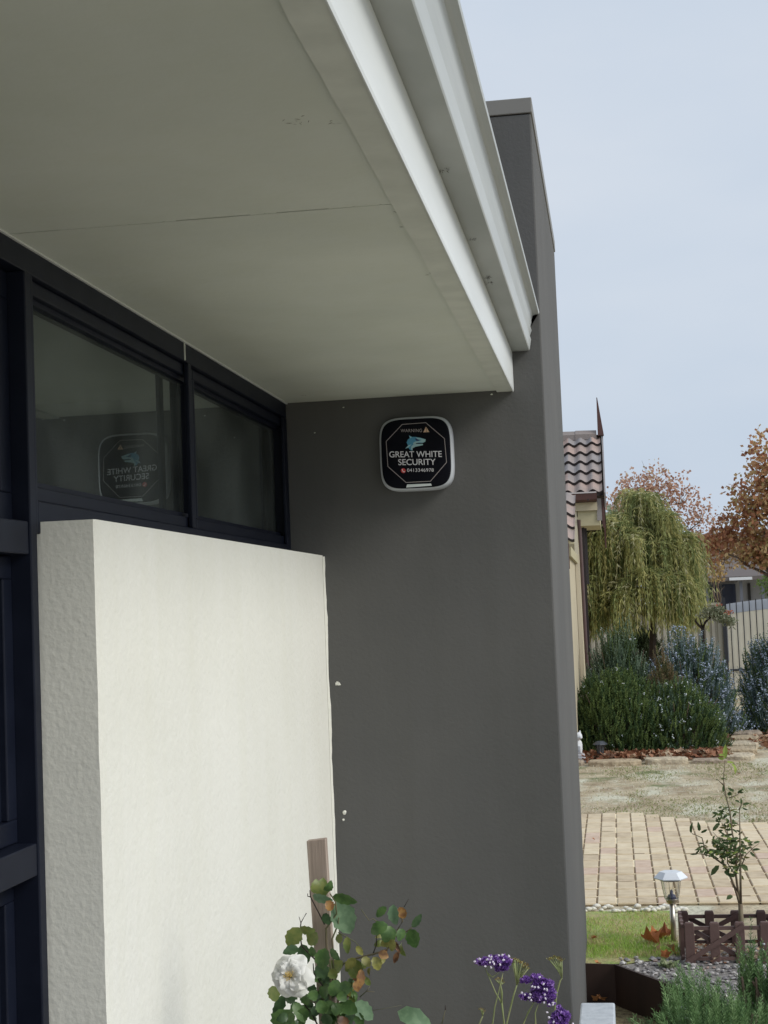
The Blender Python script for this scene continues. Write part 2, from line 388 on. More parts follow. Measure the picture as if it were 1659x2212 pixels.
mb = MB(); mb.loft([sq(.1212, 5.2453), sq(.1205, 5.2425), sq(.117, 5.2408), sq(.08, 5.2401), sq(.02, 5.2400)])
face = mb.build('front_panel', M['gloss'], alarm, smooth=True)
mk = lambda nm, c: mat(nm, c, .5)
M['pw'] = mk('print_white', (.72, .72, .76)); M['pp'] = mk('print_pale', (.40, .36, .36)); M['ptan'] = mk('print_tan', (.72, .50, .34)); M['pred'] = mk('print_red', (.62, .05, .05))
M['pb1'] = mk('print_blue', (.07, .30, .48)); M['pb2'] = mk('print_pale_blue', (.36, .58, .62)); M['pb3'] = mk('print_deep_blue', (.02, .05, .16)); M['pg'] = mk('print_grey', (.35, .35, .38))
U = .0002529
def zz(x, y): return ((x - 792) * U, -(y - 748) * U - (x - 792) * U * .045)     # emblem grid to metres on the panel
def poly(name, pts, m_, lay=0, parent=face):
    mb = MB(); q_ = [(SX + zz(*p)[0], SZ + zz(*p)[1]) for p in pts]
    y1 = 5.2398 - lay * .0004
    mb.loft([[(x, y1, z) for x, z in q_], [(x, y1 - .0004, z) for x, z in q_]]); return mb.build(name, m_, parent)
# octagon outline
OC = [(620, 345), (950, 325), (1200, 550), (1215, 880), (980, 1140), (640, 1155), (395, 930), (385, 580)]
mb = MB(); cx_, cy_ = 798, 740
q1 = [(SX + zz(*p)[0], SZ + zz(*p)[1] + 0) for p in OC]; q0 = [(SX + zz(cx_ + (p[0] - cx_) * .982, cy_ + (p[1] - cy_) * .982)[0], SZ + zz(cx_ + (p[0] - cx_) * .982, cy_ + (p[1] - cy_) * .982)[1]) for p in OC]
for i_ in range(8):
    j_ = (i_ + 1) % 8; mb.face([(q1[i_][0], 5.2396, q1[i_][1]), (q0[i_][0], 5.2396, q0[i_][1]), (q0[j_][0], 5.2396, q0[j_][1]), (q1[j_][0], 5.2396, q1[j_][1])])
    mb.face([(q1[i_][0], 5.2399, q1[i_][1]), (q1[j_][0], 5.2399, q1[j_][1]), (q1[j_][0], 5.2396, q1[j_][1]), (q1[i_][0], 5.2396, q1[i_][1])])
mb.build('octagon_outline', M['pp'], face)
def text(s_, cx0, cy0, cx1, h, m_, name='lettering', bold=.012, sp=1.0):
    cu = bpy.data.curves.new('t', 'FONT'); cu.body = s_; cu.size = 1; cu.offset = bold; cu.space_character = sp; cu.extrude = .002
    t = bpy.data.objects.new('t', cu); col.objects.link(t)
    bpy.context.view_layer.update()
    me = bpy.data.meshes.new_from_object(t.evaluated_get(bpy.context.evaluated_depsgraph_get()))
    bpy.data.objects.remove(t)
    co = np.array([v.co for v in me.vertices]); lo_, hi_ = co.min(0), co.max(0)
    a, b = zz(cx0, cy0), zz(cx1, cy0)
    w_ = b[0] - a[0]; hh = h * U
    for v in me.vertices:
        u_ = (v.co.x - lo_[0]) / (hi_[0] - lo_[0]); q_ = (v.co.y - lo_[1]) / (hi_[1] - lo_[1])
        v.co = Vector((SX + a[0] + u_ * w_, 5.2396 - (v.co.z > 0) * .0004, SZ + a[1] + (b[1] - a[1]) * u_ + (q_ - .5) * hh)) - Vector(face['_b'])
    me.materials.clear(); me.materials.append(m_)
    o = bpy.data.objects.new(name, me); col.objects.link(o); o.parent = face; return o
text('GREAT WHITE', 425, 762, 1150, 84, M['pw'], bold=.006)
text('SECURITY', 545, 870, 1060, 84, M['pw'], bold=.006)
text('WARNING', 597, 435, 890, 44, M['pp'], bold=0, sp=1.1)
text('0413346978', 663, 982, 1030, 46, M['pw'], bold=0, sp=1.05)
poly('warning_symbol', [(908, 462), (948, 385), (992, 458)], M['ptan'])
poly('warning_symbol', [(946, 405), (955, 405), (953, 438), (948, 438)], M['gloss'], 1); poly('warning_symbol', [(946, 444), (955, 444), (955, 453), (946, 453)], M['gloss'], 1)
poly('phone_symbol', [(610 + 33 * math.cos(a * math.pi / 8), 988 + 33 * math.sin(a * math.pi / 8)) for a in range(16)], M['pred'])
poly('phone_symbol', [(592, 968), (600, 964), (606, 978), (602, 986), (614, 998), (622, 993), (632, 1002), (626, 1011), (612, 1008), (596, 992)], M['pw'], 1)
# shark head emblem
poly('shark_emblem', [(652, 682), (690, 640), (672, 600), (690, 560), (720, 540), (708, 500), (750, 524), (800, 524), (860, 534), (910, 550), (937, 560), (930, 590), (900, 606), (820, 610), (780, 622), (790, 645), (762, 660), (742, 680), (735, 715), (705, 690), (690, 665)], M['pb1'])
poly('shark_emblem', [(800, 532), (860, 540), (937, 560), (930, 590), (900, 604), (840, 600), (800, 612), (770, 640), (760, 610), (790, 588), (850, 580), (880, 566), (830, 556)], M['pb2'], 1)
poly('shark_emblem', [(770, 622), (800, 616), (860, 618), (898, 622), (892, 640), (840, 650), (790, 660), (752, 680), (748, 716), (728, 690), (735, 655)], M['pb2'], 1)
poly('shark_emblem', [(786, 545), (812, 548), (848, 570), (835, 580), (808, 578)], M['pb3'], 2)
poly('shark_emblem', [(652, 684), (700, 636), (740, 628), (712, 652), (690, 672)], M['pb2'], 1)
poly('shark_emblem', [(800, 612), (900, 607), (898, 620), (800, 622)], M['gloss'], 2)
poly('shark_emblem', [(715, 508), (748, 528), (722, 542)], M['pb2'], 1)
poly('indicator_strip', [(655, 1178), (985, 1168), (995, 1198), (640, 1222)], mk('strip', (.62, .68, .68)), 2, alarm)

# ------------------------------------------------------------------ ground
def ground_mat():
    m = bpy.data.materials.new('dry_lawn'); m.use_nodes = True; n = m.node_tree; b = n.nodes['Principled BSDF']; b.inputs['Roughness'].default_value = .95
    b.inputs['Specular IOR Level'].default_value = .2
    t = n.nodes.new('ShaderNodeTexCoord')
    def ns(s, d, st=(1, 1, 1)):
        mp_ = n.nodes.new('ShaderNodeMapping'); mp_.inputs['Scale'].default_value = st
        z = n.nodes.new('ShaderNodeTexNoise'); z.inputs['Scale'].default_value = s; z.inputs['Detail'].default_value = d; z.inputs['Roughness'].default_value = .62
        n.links.new(t.outputs['Object'], mp_.inputs[0]); n.links.new(mp_.outputs[0], z.inputs[0]); return z.outputs[0]
    def rmp(s, a, b_, c0=(0, 0, 0, 1), c1=(1, 1, 1, 1)):
        r = n.nodes.new('ShaderNodeValToRGB'); r.color_ramp.elements[0].position = a; r.color_ramp.elements[1].position = b_
        r.color_ramp.elements[0].color = c0; r.color_ramp.elements[1].color = c1; n.links.new(s, r.inputs[0]); return r.outputs[0]
    def mixc(f, a, b_):
        x = n.nodes.new('ShaderNodeMix'); x.data_type = 'RGBA'; n.links.new(f, x.inputs[0])
        for k_, s in ((6, a), (7, b_)):
            if isinstance(s, tuple): x.inputs[k_].default_value = s
            else: n.links.new(s, x.inputs[k_])
        return x.outputs[2]
    soil = rmp(ns(3.2, 8), .3, .7, (.29, .215, .14, 1), (.62, .54, .38, 1))
    pale = mixc(rmp(ns(1.6, 6, (1, .6, 1)), .50, .60), soil, (.62, .60, .47, 1))
    grn = mixc(rmp(ns(2.1, 7, (.8, .7, 1)), .56, .66), pale, (.17, .20, .09, 1))
    fin = mixc(rmp(ns(38, 5), .5, .75), grn, (.20, .17, .12, 1))
    n.links.new(fin, b.inputs['Base Color'])
    bp = n.nodes.new('ShaderNodeBump'); bp.inputs['Strength'].default_value = .6; bp.inputs['Distance'].default_value = .03
    n.links.new(ns(22, 6), bp.inputs['Height']); n.links.new(bp.outputs[0], b.inputs['Normal'])
    return m
M['lawn'] = ground_mat()
EDGE = [(-4.5, 7.0), (-.2, 6.99), (-.07, 6.97), (.14, 6.63), (.62, 5.86), (1.5, 4.4), (3.4, 1.2), (6.0, -3.5)]
far = 700
mb = MB(); e = EDGE
mb.face([(-far, 7.0, 0), *[(x, y, 0) for x, y in e], (6.0, -far, 0), (far, -far, 0), (far, far, 0), (-far, far, 0)])
tag(mb.build('ground', M['lawn']), kind='structure')
M['mulch'] = mat('bed_soil', (.20, .155, .085), .95, (.36, .30, .16), 30, 6, .8, 60, lo=.4, hi=.62, bdist=.02)
mb = MB(); mb.face([(-far, -far, -.165), (6.05, -far, -.165), (6.05, -3.5, -.165), (3.45, 1.25, -.165), (1.52, 4.45, -.165), (-.06, 7.02, -.165), (-far, 7.02, -.165)])
tag(mb.build('garden_bed', M['mulch']), kind='structure')
mb = MB(); mb.box(-1.0, 3.2, -6, 1.9, -.2, -.10); tag(mb.build('bounce_slab', mat('bounce_concrete', (.50, .47, .41), .9, (.60, .56, .50), 4)), kind='structure')  # pale slab added out of view to bounce light up to the soffit
# brown steel edging, two lengths joined at the corner
M['edging'] = mat('edging_brown', (.035, .018, .014), .6, (.055, .03, .022), 9, stretch=(1, 1, .3))
for nm, pts, lb in (('garden_edging', EDGE[1:3], 'short dark brown garden edging strip running out from behind the grey wall'),
                    ('garden_edging', EDGE[2:], 'long dark brown garden edging strip slanting under the rosemary')):
    mb = MB()
    if pts[0][0] == -.2: pts = [(-1.5, 6.995)] + pts
    mb.loft([[(x - .004, y - .004, -.2), (x + .003, y + .004, -.2), (x + .003, y + .004, .014), (x - .004, y - .004, .014)] for x, y in pts])
    tag(mb.build(nm, M['edging'], base=(pts[0][0], pts[0][1], -.165)), lb, 'garden edging', 'brown garden edging strips')
# concrete garden kerb in the bed
M['conc'] = mat('concrete', (.45, .49, .54), .85, (.54, .58, .63), 30, 6, .4, 90, bdist=.003)
mb = MB(); mb.box(-.172, -.060, 1.2, 5.19, -.2, .30)
tag(bevel(mb.build('concrete_kerb', M['conc'], base=(-.12, 3.2, -.165)), .006), 'pale blue grey concrete garden kerb at the foot of the dark wall corner', 'kerb')

# pavers, each modelled
PV = [mat('paver_%d' % i_, c, .85, c2, 16, 5, .35, 70, bdist=.004) for i_, (c, c2) in enumerate([
    ((.54, .435, .29), (.64, .53, .37)), ((.60, .49, .34), (.69, .58, .41)), ((.47, .37, .25), (.60, .49, .34)), ((.63, .52, .35), (.72, .61, .44)), ((.55, .41, .31), (.63, .49, .38))])]
M['joint'] = mat('joint_soil', (.19, .125, .07), .95, (.26, .19, .09), 9, 5, lo=.45, hi=.75)
mb = MB(); jb = MB(); cw_ = .1065; x = -4.0; i_ = 0
def far_edge(x): return 11.9 - (0 if x < .02 else min(.66, (x - .02) * 1.1))
while x < 6:
    y = 8.34 - (.05 if i_ % 2 else 0) - random.uniform(0, .06)
    while y < far_edge(x) - .001:
        y1 = min(y + .238, far_edge(x) + .004); a0 = max(y, 8.34)
        if y1 - a0 > .06:
            h = .018 + random.uniform(-.0015, .0015)
            mi = random.choices(range(5), [4, 4, 2, 3, 1])[0]
            X0, X1, Ya, Yb = x + .0038, x + cw_ - .0038, a0 + .012, y1 - .012; bv = .004
            mb.loft([[(X0, Ya, .001), (X1, Ya, .001), (X1, Yb, .001), (X0, Yb, .001)], [(X0, Ya, h - bv), (X1, Ya, h - bv), (X1, Yb, h - bv), (X0, Yb, h - bv)],
                     [(X0 + bv, Ya + bv, h), (X1 - bv, Ya + bv, h), (X1 - bv, Yb - bv, h), (X0 + bv, Yb - bv, h)]], mi)
            if random.random() < .93: jb.box(x - .0028, x + .0028, a0 + random.uniform(.015, .03), y1 - random.uniform(.015, .03), .006, .0165)
            if random.random() < .07: jb.box(x + .006, x + cw_ - random.uniform(.006, .04), y1 - .008, y1 + .008, .006, .0172)
        y = y1
    x += cw_; i_ += 1
tag(mb.build('driveway', PV), kind='structure')
tag(jb.build('driveway_joints', M['joint']), kind='structure')
mb = MB(); mb.face([(-4, 8.345, .004), (6, 8.345, .004), (6, 11.2, .004), (.62, 11.22, .004), (.02, 11.86, .004), (-4, 11.9, .004)])
mb.v = [(x, y, .0115) for x, y, z in mb.v]
tag(mb.build('driveway_bed', mat('joint_sand', (.74, .65, .44), .95, (.82, .74, .54), 30, lo=.3, hi=.6)), kind='structure')
# green grass strip and grey gravel bed sheets
M['turf'] = mat('turf', (.26, .36, .09), .95, (.40, .35, .17), 7, 6, .6, 50, bdist=.02)
mb = MB(); mb.face([(-4, 7.02, .004), (-.02, 7.02, .004), (.16, 7.12, .004), (.22, 7.4, .004), (.22, 8.2, .004), (-4, 8.2, .004)]); tag(mb.build('grass_strip', M['turf']), kind='structure')
M['gravelbase'] = mat('gravel_base', (.16, .15, .14), .95, (.30, .28, .27), 60, 5, .7, 90)
mb = MB(); mb.face([(-.045, 6.985, .0042), (.155, 6.66, .0042), (.64, 5.88, .0042), (1.52, 4.44, .0042), (3.3, 1.5, .0042), (4.2, 1.5, .0042), (4.2, 7.35, .0042), (.225, 7.35, .0042), (.164, 7.11, .0042), (-.02, 7.0, .0042)])
tag(mb.build('gravel_bed', M['gravelbase']), kind='structure')

# gravel stones, grass blades, leaf litter: uncountable
GR = [mat('stone_%d' % i_, c, .8) for i_, c in enumerate([(.30, .29, .29), (.42, .40, .39), (.20, .19, .20), (.60, .58, .55), (.33, .25, .22)])]
mb = MB()
for i_ in range(3400):
    y = random.uniform(5.2, 7.3); x = random.uniform(-.05, 1.7)
    lim = -.07 + (6.97 - y) * .617 + .015
    if x < lim or (x < .23 and y > 7.12): continue
    r_ = random.choice((.006, .008, .010, .013)); mb.blob((x, y, .006 + r_ * .3), (r_, r_ * random.uniform(.7, 1.2), r_ * .6), random.choices(range(5), [5, 4, 4, 1.2, 2])[0], 0, .3)
tag(mb.build('gravel', GR), 'loose grey and white gravel between the brown edging and the lattice border', 'gravel', kind='stuff')
for nm, cs in (('gb', ((.32, .50, .08), (.46, .64, .15), (.48, .54, .18), (.54, .44, .24))),):
    GB = [mat('blade_%d' % i_, c, .7, transl=.3, spec=.25) for i_, c in enumerate(cs)]
mb = MB()
for i_ in range(24000):
    x = random.uniform(-.75, .22); y = random.uniform(7.02, 8.16)
    dens = noise.noise(Vector((x * 5, y * 4, 0)))
    if y < 7.12 + (x + .1) * .1: continue
    green = max(0, 1 - abs(y - 7.30) / .55)
    if random.random() > .45 + .5 * green + dens * .8: continue
    pq = noise.noise(Vector((x * 9, y * 9, 3))) > .12
    mi = random.choices(range(4), [2 + 3 * green, 3 * green + .6, 2, 3 * (1 - green) + .3] if not pq else [1, .5, 3, 4])[0]
    h = random.uniform(.008, .026) * (1 + .4 * green); d = Vector((random.gauss(0, .5), random.gauss(0, .5), 1)).normalized()
    mb.kite(Vector((x, y, .003)), d, h, .0028, mi)
tag(mb.build('grass', GB), 'short bright green grass between the pebbles and the brown edging', 'grass', kind='stuff')
GB2 = [mat('tuft_%d' % i_, c, .8, transl=.2, spec=.2) for i_, c in enumerate([(.22, .26, .10), (.32, .32, .16), (.48, .42, .28), (.62, .58, .46)])]
mb = MB()
for i_ in range(16000):
    x = random.uniform(-.6, 2.4); y = random.uniform(11.15, 15.4)
    if y < far_edge(x) - .05 - .25 * noise.noise(Vector((x * 3, 0, 0))): continue
    q_ = noise.noise(Vector((x * 1.5, y * .85, 4))) + .5 * noise.noise(Vector((x * 5, y * 3, 7)))
    near = max(0, 1 - (y - far_edge(x)) / .8)
    if q_ < .02 - .3 * near and random.random() > .25: continue
    mi = random.choices(range(4), [3, 2.5, 1, .5] if q_ > .12 - .3 * near else [.2, .6, 2, 4])[0]
    mb.kite(Vector((x, y, .002)), Vector((random.gauss(0, .8), random.gauss(0, .8), .7)).normalized(), random.uniform(.012, .036), .007, mi)
tag(mb.build('lawn_tufts', GB2), 'sparse dry and green grass tufts on the bare lawn beyond the paving', 'grass', kind='stuff')

LF = [mat('dry_%d' % i_, c, .75, transl=.15, spec=.3) for i_, c in enumerate([(.23, .095, .05), (.34, .17, .10), (.44, .30, .20), (.15, .08, .05), (.50, .40, .28)])]
def dryleaf(mb, p, s_, mi, yaw=None, curl=.5):
    """lobed fallen leaf, curled"""
    yaw = random.uniform(0, 6.28) if yaw is None else yaw; tilt = Vector((random.gauss(0, .5), random.gauss(0, .5), 1)).normalized()
    a = tilt.cross(Vector((math.cos(yaw), math.sin(yaw), 0))).normalized(); b_ = tilt.cross(a)
    rad = [1, .6, .8, .55, .72, .4, .3, .5, .6, .5, .9, .62]; i0 = len(mb.v); mb.v.append(tuple(Vector(p)))
    for k_ in range(12):
        an = k_ * math.pi / 6; r_ = rad[k_] * s_; q_ = Vector(p) + (a * math.cos(an) + b_ * math.sin(an)) * r_ + tilt * (abs(math.sin(an)) * r_ * curl * random.uniform(.5, 1.3))
        if q_.z < .004 and p[2] < .2 and p[2] > -.05: q_.z = .004
        mb.v.append(tuple(q_))
    for k_ in range(12): mb.f.append((i0, i0 + 1 + k_, i0 + 1 + (k_ + 1) % 12)); mb.m.append(mi)
mb = MB()
for i_ in range(1500):
    if random.random() < .55: x, y = random.uniform(-.7, 1.1), random.gauss(16.0, .18)
    else: x, y = random.uniform(1.0, 2.6), random.uniform(16.6, 18.6)
    if y < 15.7: y = 15.7 + random.random() * .2
    dryleaf(mb, (x, y, random.uniform(.008, .07)), random.uniform(.03, .06), random.choices(range(5), [4, 4, 2, 2, 1])[0])
tag(mb.build('leaf_litter', LF), 'rust brown fallen leaves piled along the foot of the rosemary bushes', 'fallen leaves', kind='stuff')
mb = MB()
for i_ in range(260): dryleaf(mb, (random.uniform(.27, 1.1), random.uniform(6.98, 7.32), random.uniform(.006, .035)), random.uniform(.012, .028), random.choice((1, 2, 4, 4, 0)))
tag(mb.build('leaf_litter', LF), 'pinkish brown dead leaves lying inside the brown lattice border', 'fallen leaves', kind='stuff')
random.seed(91); wd = MB()
for _ in range(46):
    p = Vector((.165 + random.gauss(0, .014), 6.93 + random.gauss(0, .014), .006)); a = random.uniform(0, 6.28); d = Vector((math.cos(a), math.sin(a), random.uniform(.5, 1.6))).normalized() * random.uniform(.02, .045)
    wd.leaf(p, p + d, .014, random.choice((0, 0, 1)), nrm=Vector((0, -.3, 1)), seg=4)
tag(wd.build('weed', [mat('weed0', (.22, .27, .13), .7, transl=.2), mat('weed1', (.34, .36, .22), .7, transl=.2)], base=(.165, 6.93, 0)), 'small grey green weed growing in the gravel below the garden lamp', 'weed')
LFS = [mat('rust_%d' % i_, c, .75, transl=.2, spec=.3) for i_, c in enumerate([(.42, .15, .05), (.52, .24, .10), (.56, .34, .22), (.30, .12, .06), (.62, .50, .34)])]
# single fallen leaves one can pick out
for (px, py, z, s_, mi, cu, lb) in [
        (1402, 2038, 0, .075, 0, 1.2, 'large curled rust brown leaf on the grass left of the garden lamp'),
        (1425, 2032, 0, .055, 0, .9, 'dark rust leaf curled against the garden lamp stem'),
        (1412, 2030, 0, .060, 0, 1.3, 'darkest rust leaf of the pile left of the lamp, lying over the grass'),
        (1440, 2026, 0, .050, 3, 1.2, 'brown leaf leaning on the foot of the garden lamp'),
        (1420, 2060, 0, .040, 2, .8, 'tan leaf in front of the curled rust leaf'),
        (1455, 2062, 0, .038, 1, .8, 'orange brown leaf between the lamp and the lattice border'),
        (1448, 2052, 0, .036, 2, .5, 'pale pink brown leaf in front of the garden lamp'),
        (1438, 2070, 0, .034, 0, .6, 'small red brown leaf below the garden lamp'),
        (1285, 2032, 0, .030, 0, .8, 'rust leaf on the grass touching the grey wall corner'),
        (1290, 2086, 0, .024, 1, .6, 'tan leaf on the corner of the short brown edging'),
        (1283, 1822, 0, .016, 0, .6, 'small bright red leaf on the paving beside the grey wall'),
        (1412, 2052, 0, .022, 4, .5, 'cream leaf lying on the grass beyond the brown edging')]:
    r_ = CM @ Vector((px - 829.5, 1106.0 - py, -3300.0)); p = EYE + r_ * ((z - 1.62) / r_.z)
    mb = MB(); random.seed(int(px)); dryleaf(mb, (p.x, p.y, .012 if py > 1900 else .028), s_, mi, curl=cu)
    tag(mb.build('fallen_leaf', LFS, base=(p.x, p.y, 0)), lb, 'leaf', 'single fallen leaves')
for (px, py, lb) in [(1292, 2150, 'orange brown curled leaf in the bed at the foot of the edging corner'), (1300, 2136, 'darker curled leaf leaning on the short brown edging')]:
    r_ = CM @ Vector((px - 829.5, 1106.0 - py, -3300.0)); p = EYE + r_ * ((-.14 - 1.62) / r_.z)
    mb = MB(); dryleaf(mb, (p.x, min(p.y, 6.93), -.13), .032, 1, curl=.9); tag(mb.build('fallen_leaf', LFS, base=(p.x, p.y, -.165)), lb, 'leaf', 'single fallen leaves')
random.seed(11)
# white pebble row along the paving
PB = mat('pebble_white', (.82, .80, .72), .7, (.66, .62, .52), 60); nP = 0; x = -.34
while x < .30:
    y = 8.24 + random.uniform(-.08, .05); r_ = random.uniform(.009, .017)
    mb = MB(); mb.blob((x, y, .004 + r_ * .6), (r_ * 1.25, r_, r_ * .75), 0, 1, .25)
    o = mb.build('pebble', PB, base=(x, y, .004), smooth=True)
    tag(o, 'white pebble in the row along the near edge of the paving', 'pebble', 'white pebbles along the paving'); x += random.uniform(.014, .028)

# sandstone edging slabs and stepping stones
SS = [mat('sandstone_%d' % i_, c, .9, c2, 14, 6, .8, 30, bdist=.03) for i_, (c, c2) in enumerate([((.34, .26, .17), (.50, .41, .28)), ((.40, .33, .24), (.60, .52, .38)), ((.27, .21, .16), (.40, .33, .25))])]
def slab(x0, x1, y0, y1, h, mi, lb, nm='sandstone_slab', z=0, gp='rough sandstone edging slabs'):
    n_ = 12; P = []
    for k_ in range(n_):
        a = 2 * math.pi * k_ / n_; c, s_ = math.cos(a), math.sin(a)
        P.append(((x0 + x1) / 2 + (x1 - x0) / 2 * math.copysign(abs(c) ** .45, c) * random.uniform(.86, 1.05), (y0 + y1) / 2 + (y1 - y0) / 2 * math.copysign(abs(s_) ** .45, s_) * random.uniform(.78, 1.08)))
    mb = MB(); mb.loft([[(x, y, z - .01) for x, y in P], [(x, y, z + h * .8) for x, y in P], [((x0 + x1) / 2 + (x - (x0 + x1) / 2) * .95, (y0 + y1) / 2 + (y - (y0 + y1) / 2) * .93, z + h) for x, y in P]])
    tag(mb.build(nm, SS[mi], base=((x0 + x1) / 2, (y0 + y1) / 2, z)), lb, 'stone slab', gp)
slab(-.75, -.36, 15.42, 15.72, .045, 2, 'grey brown stone edging slab by the white garden statue')
slab(-.33, .20, 15.36, 15.62, .05, 0, 'sandy stone edging slab in front of the small black solar light')
slab(.22, .66, 15.40, 15.66, .055, 1, 'pale stone edging slab under the middle of the front rosemary')
slab(.68, 1.04, 15.40, 15.64, .035, 2, 'flat worn stone edging slab near the stepping stones')
for i_, lb in enumerate(('nearest', 'second nearest', 'middle', 'fourth', 'farthest')):
    y = 15.62 + i_ * .52; x = 1.19 + i_ * .065
    slab(x - .19, x + .14, y, y + .40, .045 + .012 * i_, (1, 0, 1, 0, 2)[i_], lb + ' of the five sandstone stepping stones right of the front rosemary', 'stepping_stone', 0, 'stepping stones through the leaf litter')

# ------------------------------------------------------------------ vegetation builders
def rosemary(name, label, c, rx, ry, h, spikes, mats, flowers=0, slen=(.12, .25), needles=16, nl=.018, nw=.004, seed=1, zb=0, gp=None, lean=.5, fl_mi=None, fr=.007, lumps=4.5):
    random.seed(seed); th = thing(name, label, 'shrub', (c[0], c[1], zb), gp)
    st = MB(); lf = MB(); fl = MB()
    for k_ in range(14):
        a = random.uniform(0, 6.28); q_ = random.random() ** .5
        st.tube([(c[0] + .08 * math.cos(a), c[1] + .08 * math.sin(a), zb), (c[0] + rx * q_ * .5 * math.cos(a), c[1] + ry * q_ * .5 * math.sin(a), zb + h * .4), (c[0] + rx * q_ * .8 * math.cos(a), c[1] + ry * q_ * .8 * math.sin(a), zb + h * .75)], [.014, .01, .004], 5)
    nm_ = len(mats) - (1 if flowers else 0)
    for k_ in range(spikes):
        a = random.uniform(0, 2 * math.pi); ph = math.asin(random.random() ** .9); rr = random.uniform(.62, 1) ** .6
        dirv = Vector((math.cos(a) * math.cos(ph), math.sin(a) * math.cos(ph), math.sin(ph)))
        bump_ = 1 + .22 * noise.noise(Vector((dirv.x * lumps / 2, dirv.y * lumps / 2, dirv.z * lumps / 2)) + Vector((seed, 0, 0)))
        tip = Vector((c[0] + dirv.x * rx * rr * bump_, c[1] + dirv.y * ry * rr * bump_, zb + .02 + dirv.z * h * rr * bump_))
        up = (Vector((dirv.x * lean, dirv.y * lean, 1)) + Vector((random.gauss(0, .16), random.gauss(0, .16), 0))).normalized()
        ln = random.uniform(*slen); b_ = tip - up * ln
        if b_.z < zb: b_.z = zb + .005
        s0 = up.cross(Vector((random.random(), random.random(), 0)) + Vector((.1, 0, 0))).normalized(); s1 = up.cross(s0)
        mi = random.randrange(nm_)
        lf.kite(b_, tip - b_, ln, nw * 1.1, mi)
        for j_ in range(needles):
            t = (j_ + random.random()) / needles; an = j_ * 2.4
            o = s0 * math.cos(an) + s1 * math.sin(an)
            lf.kite(b_ + (tip - b_) * t, o * .75 + up * (.6 + .5 * t), nl * (1.1 - .45 * t), nw, mi)
        if flowers and random.random() < flowers and dirv.z > -.1:
            for j_ in range(random.randint(2, 5)):
                p = b_ + (tip - b_) * random.uniform(.6, 1.0) + (s0 * random.uniform(-1, 1) + s1 * random.uniform(-1, 1)) * nl * .6
                fl.blob(p, fr * random.uniform(.7, 1.2), 0, 0, .4)
    st.build('stems', M['bark'], th); lf.build('foliage', mats[:nm_], th)
    if flowers: fl.build('flowers', mats[-1], th)['kind'] = 'stuff'
    return th
M['bark'] = mat('bark', (.10, .07, .05), .9, (.16, .12, .09), 20, bump=.5, bscale=60)
M['darkbark'] = mat('dark_bark', (.022, .016, .014), .9, (.04, .028, .023), 20, bump=.5, bscale=60)
def gm(name, *cs, tr=.18): return [mat(name + str(i_), c, .65, transl=tr, spec=.25) for i_, c in enumerate(cs)]
RG = gm('rosemary', (.075, .115, .035), (.11, .16, .05), (.15, .205, .065), (.06, .105, .04))
RY = gm('rosemary_grey', (.12, .18, .12), (.17, .23, .16), (.09, .14, .09))
BL = gm('bluef', (.14, .20, .20), (.10, .16, .13), (.20, .26, .27))
FW = mat('pale_flower', (.62, .66, .70), .7); FB = mat('blue_flower', (.42, .48, .62), .7)
rosemary('rosemary_bush', 'dense dark green rosemary with tiny pale flowers in front of the neighbouring house', (-.02, 16.75, 0), .64, .62, .87, 3600, RG + [FW], .03, seed=3, nl=.026, nw=.013, fr=.006, lean=.35, slen=(.08, .17))
rosemary('rosemary_bush', 'lower right hand rosemary clump sweeping out toward the stepping stones', (.60, 16.75, 0), .60, .55, .72, 2600, RG[1:] + RY[:1] + [FW], .06, seed=5, nl=.026, nw=.013, fr=.007, lean=.6, slen=(.08, .17))
rosemary('rosemary_bush', 'tall grey green rosemary with upright spikes rising beside the house downpipe', (.02, 17.95, 0), .52, .40, 1.40, 1500, RY[:] + RG[:1] + [FW], .03, seed=8, nl=.032, nw=.012, slen=(.2, .4), lean=.45)
rosemary('rosemary_bush', 'blue flowering rosemary behind the front bushes, before the cream fence', (.82, 18.1, 0), .66, .45, 1.22, 2200, BL + RG[1:2] + [FB], .45, seed=9, nl=.030, nw=.012, slen=(.14, .28), fr=.0085)
rosemary('rosemary_bush', 'blue flowering rosemary with dark base at the right edge before the gate', (1.98, 18.6, 0), .66, .6, 1.30, 2800, BL + RG[:2] + [FB], .35, seed=10, nl=.030, nw=.012, slen=(.18, .36), fr=.0085)
DB = gm('dryshrub', (.17, .14, .07), (.13, .14, .06), (.22, .16, .09))
rosemary('dried_shrub', 'brownish dying shrub squeezed between the front and blue flowering rosemary', (.52, 17.35, 0), .30, .2, 1.02, 700, DB, 0, seed=12, nl=.026, nw=.009, slen=(.08, .16))
FG = gm('fore_rosemary', (.12, .215, .08), (.17, .29, .115), (.25, .38, .17), (.085, .16, .065))
rosemary('rosemary_bush', 'bright green foreground rosemary beside the concrete kerb', (.24, 5.28, -.165), .34, .34, .53, 1300, FG + [FW], .04, seed=21, nl=.022, nw=.0032, needles=46, slen=(.10, .20), zb=-.165, lean=.55, fr=.004)
rosemary('rosemary_bush', 'taller foreground rosemary clump in front of the brown lattice border', (.66, 5.55, -.165), .36, .36, .60, 1100, FG + [FW], .04, seed=23, nl=.022, nw=.0032, needles=46, slen=(.10, .20), zb=-.165, lean=.4, fr=.004)

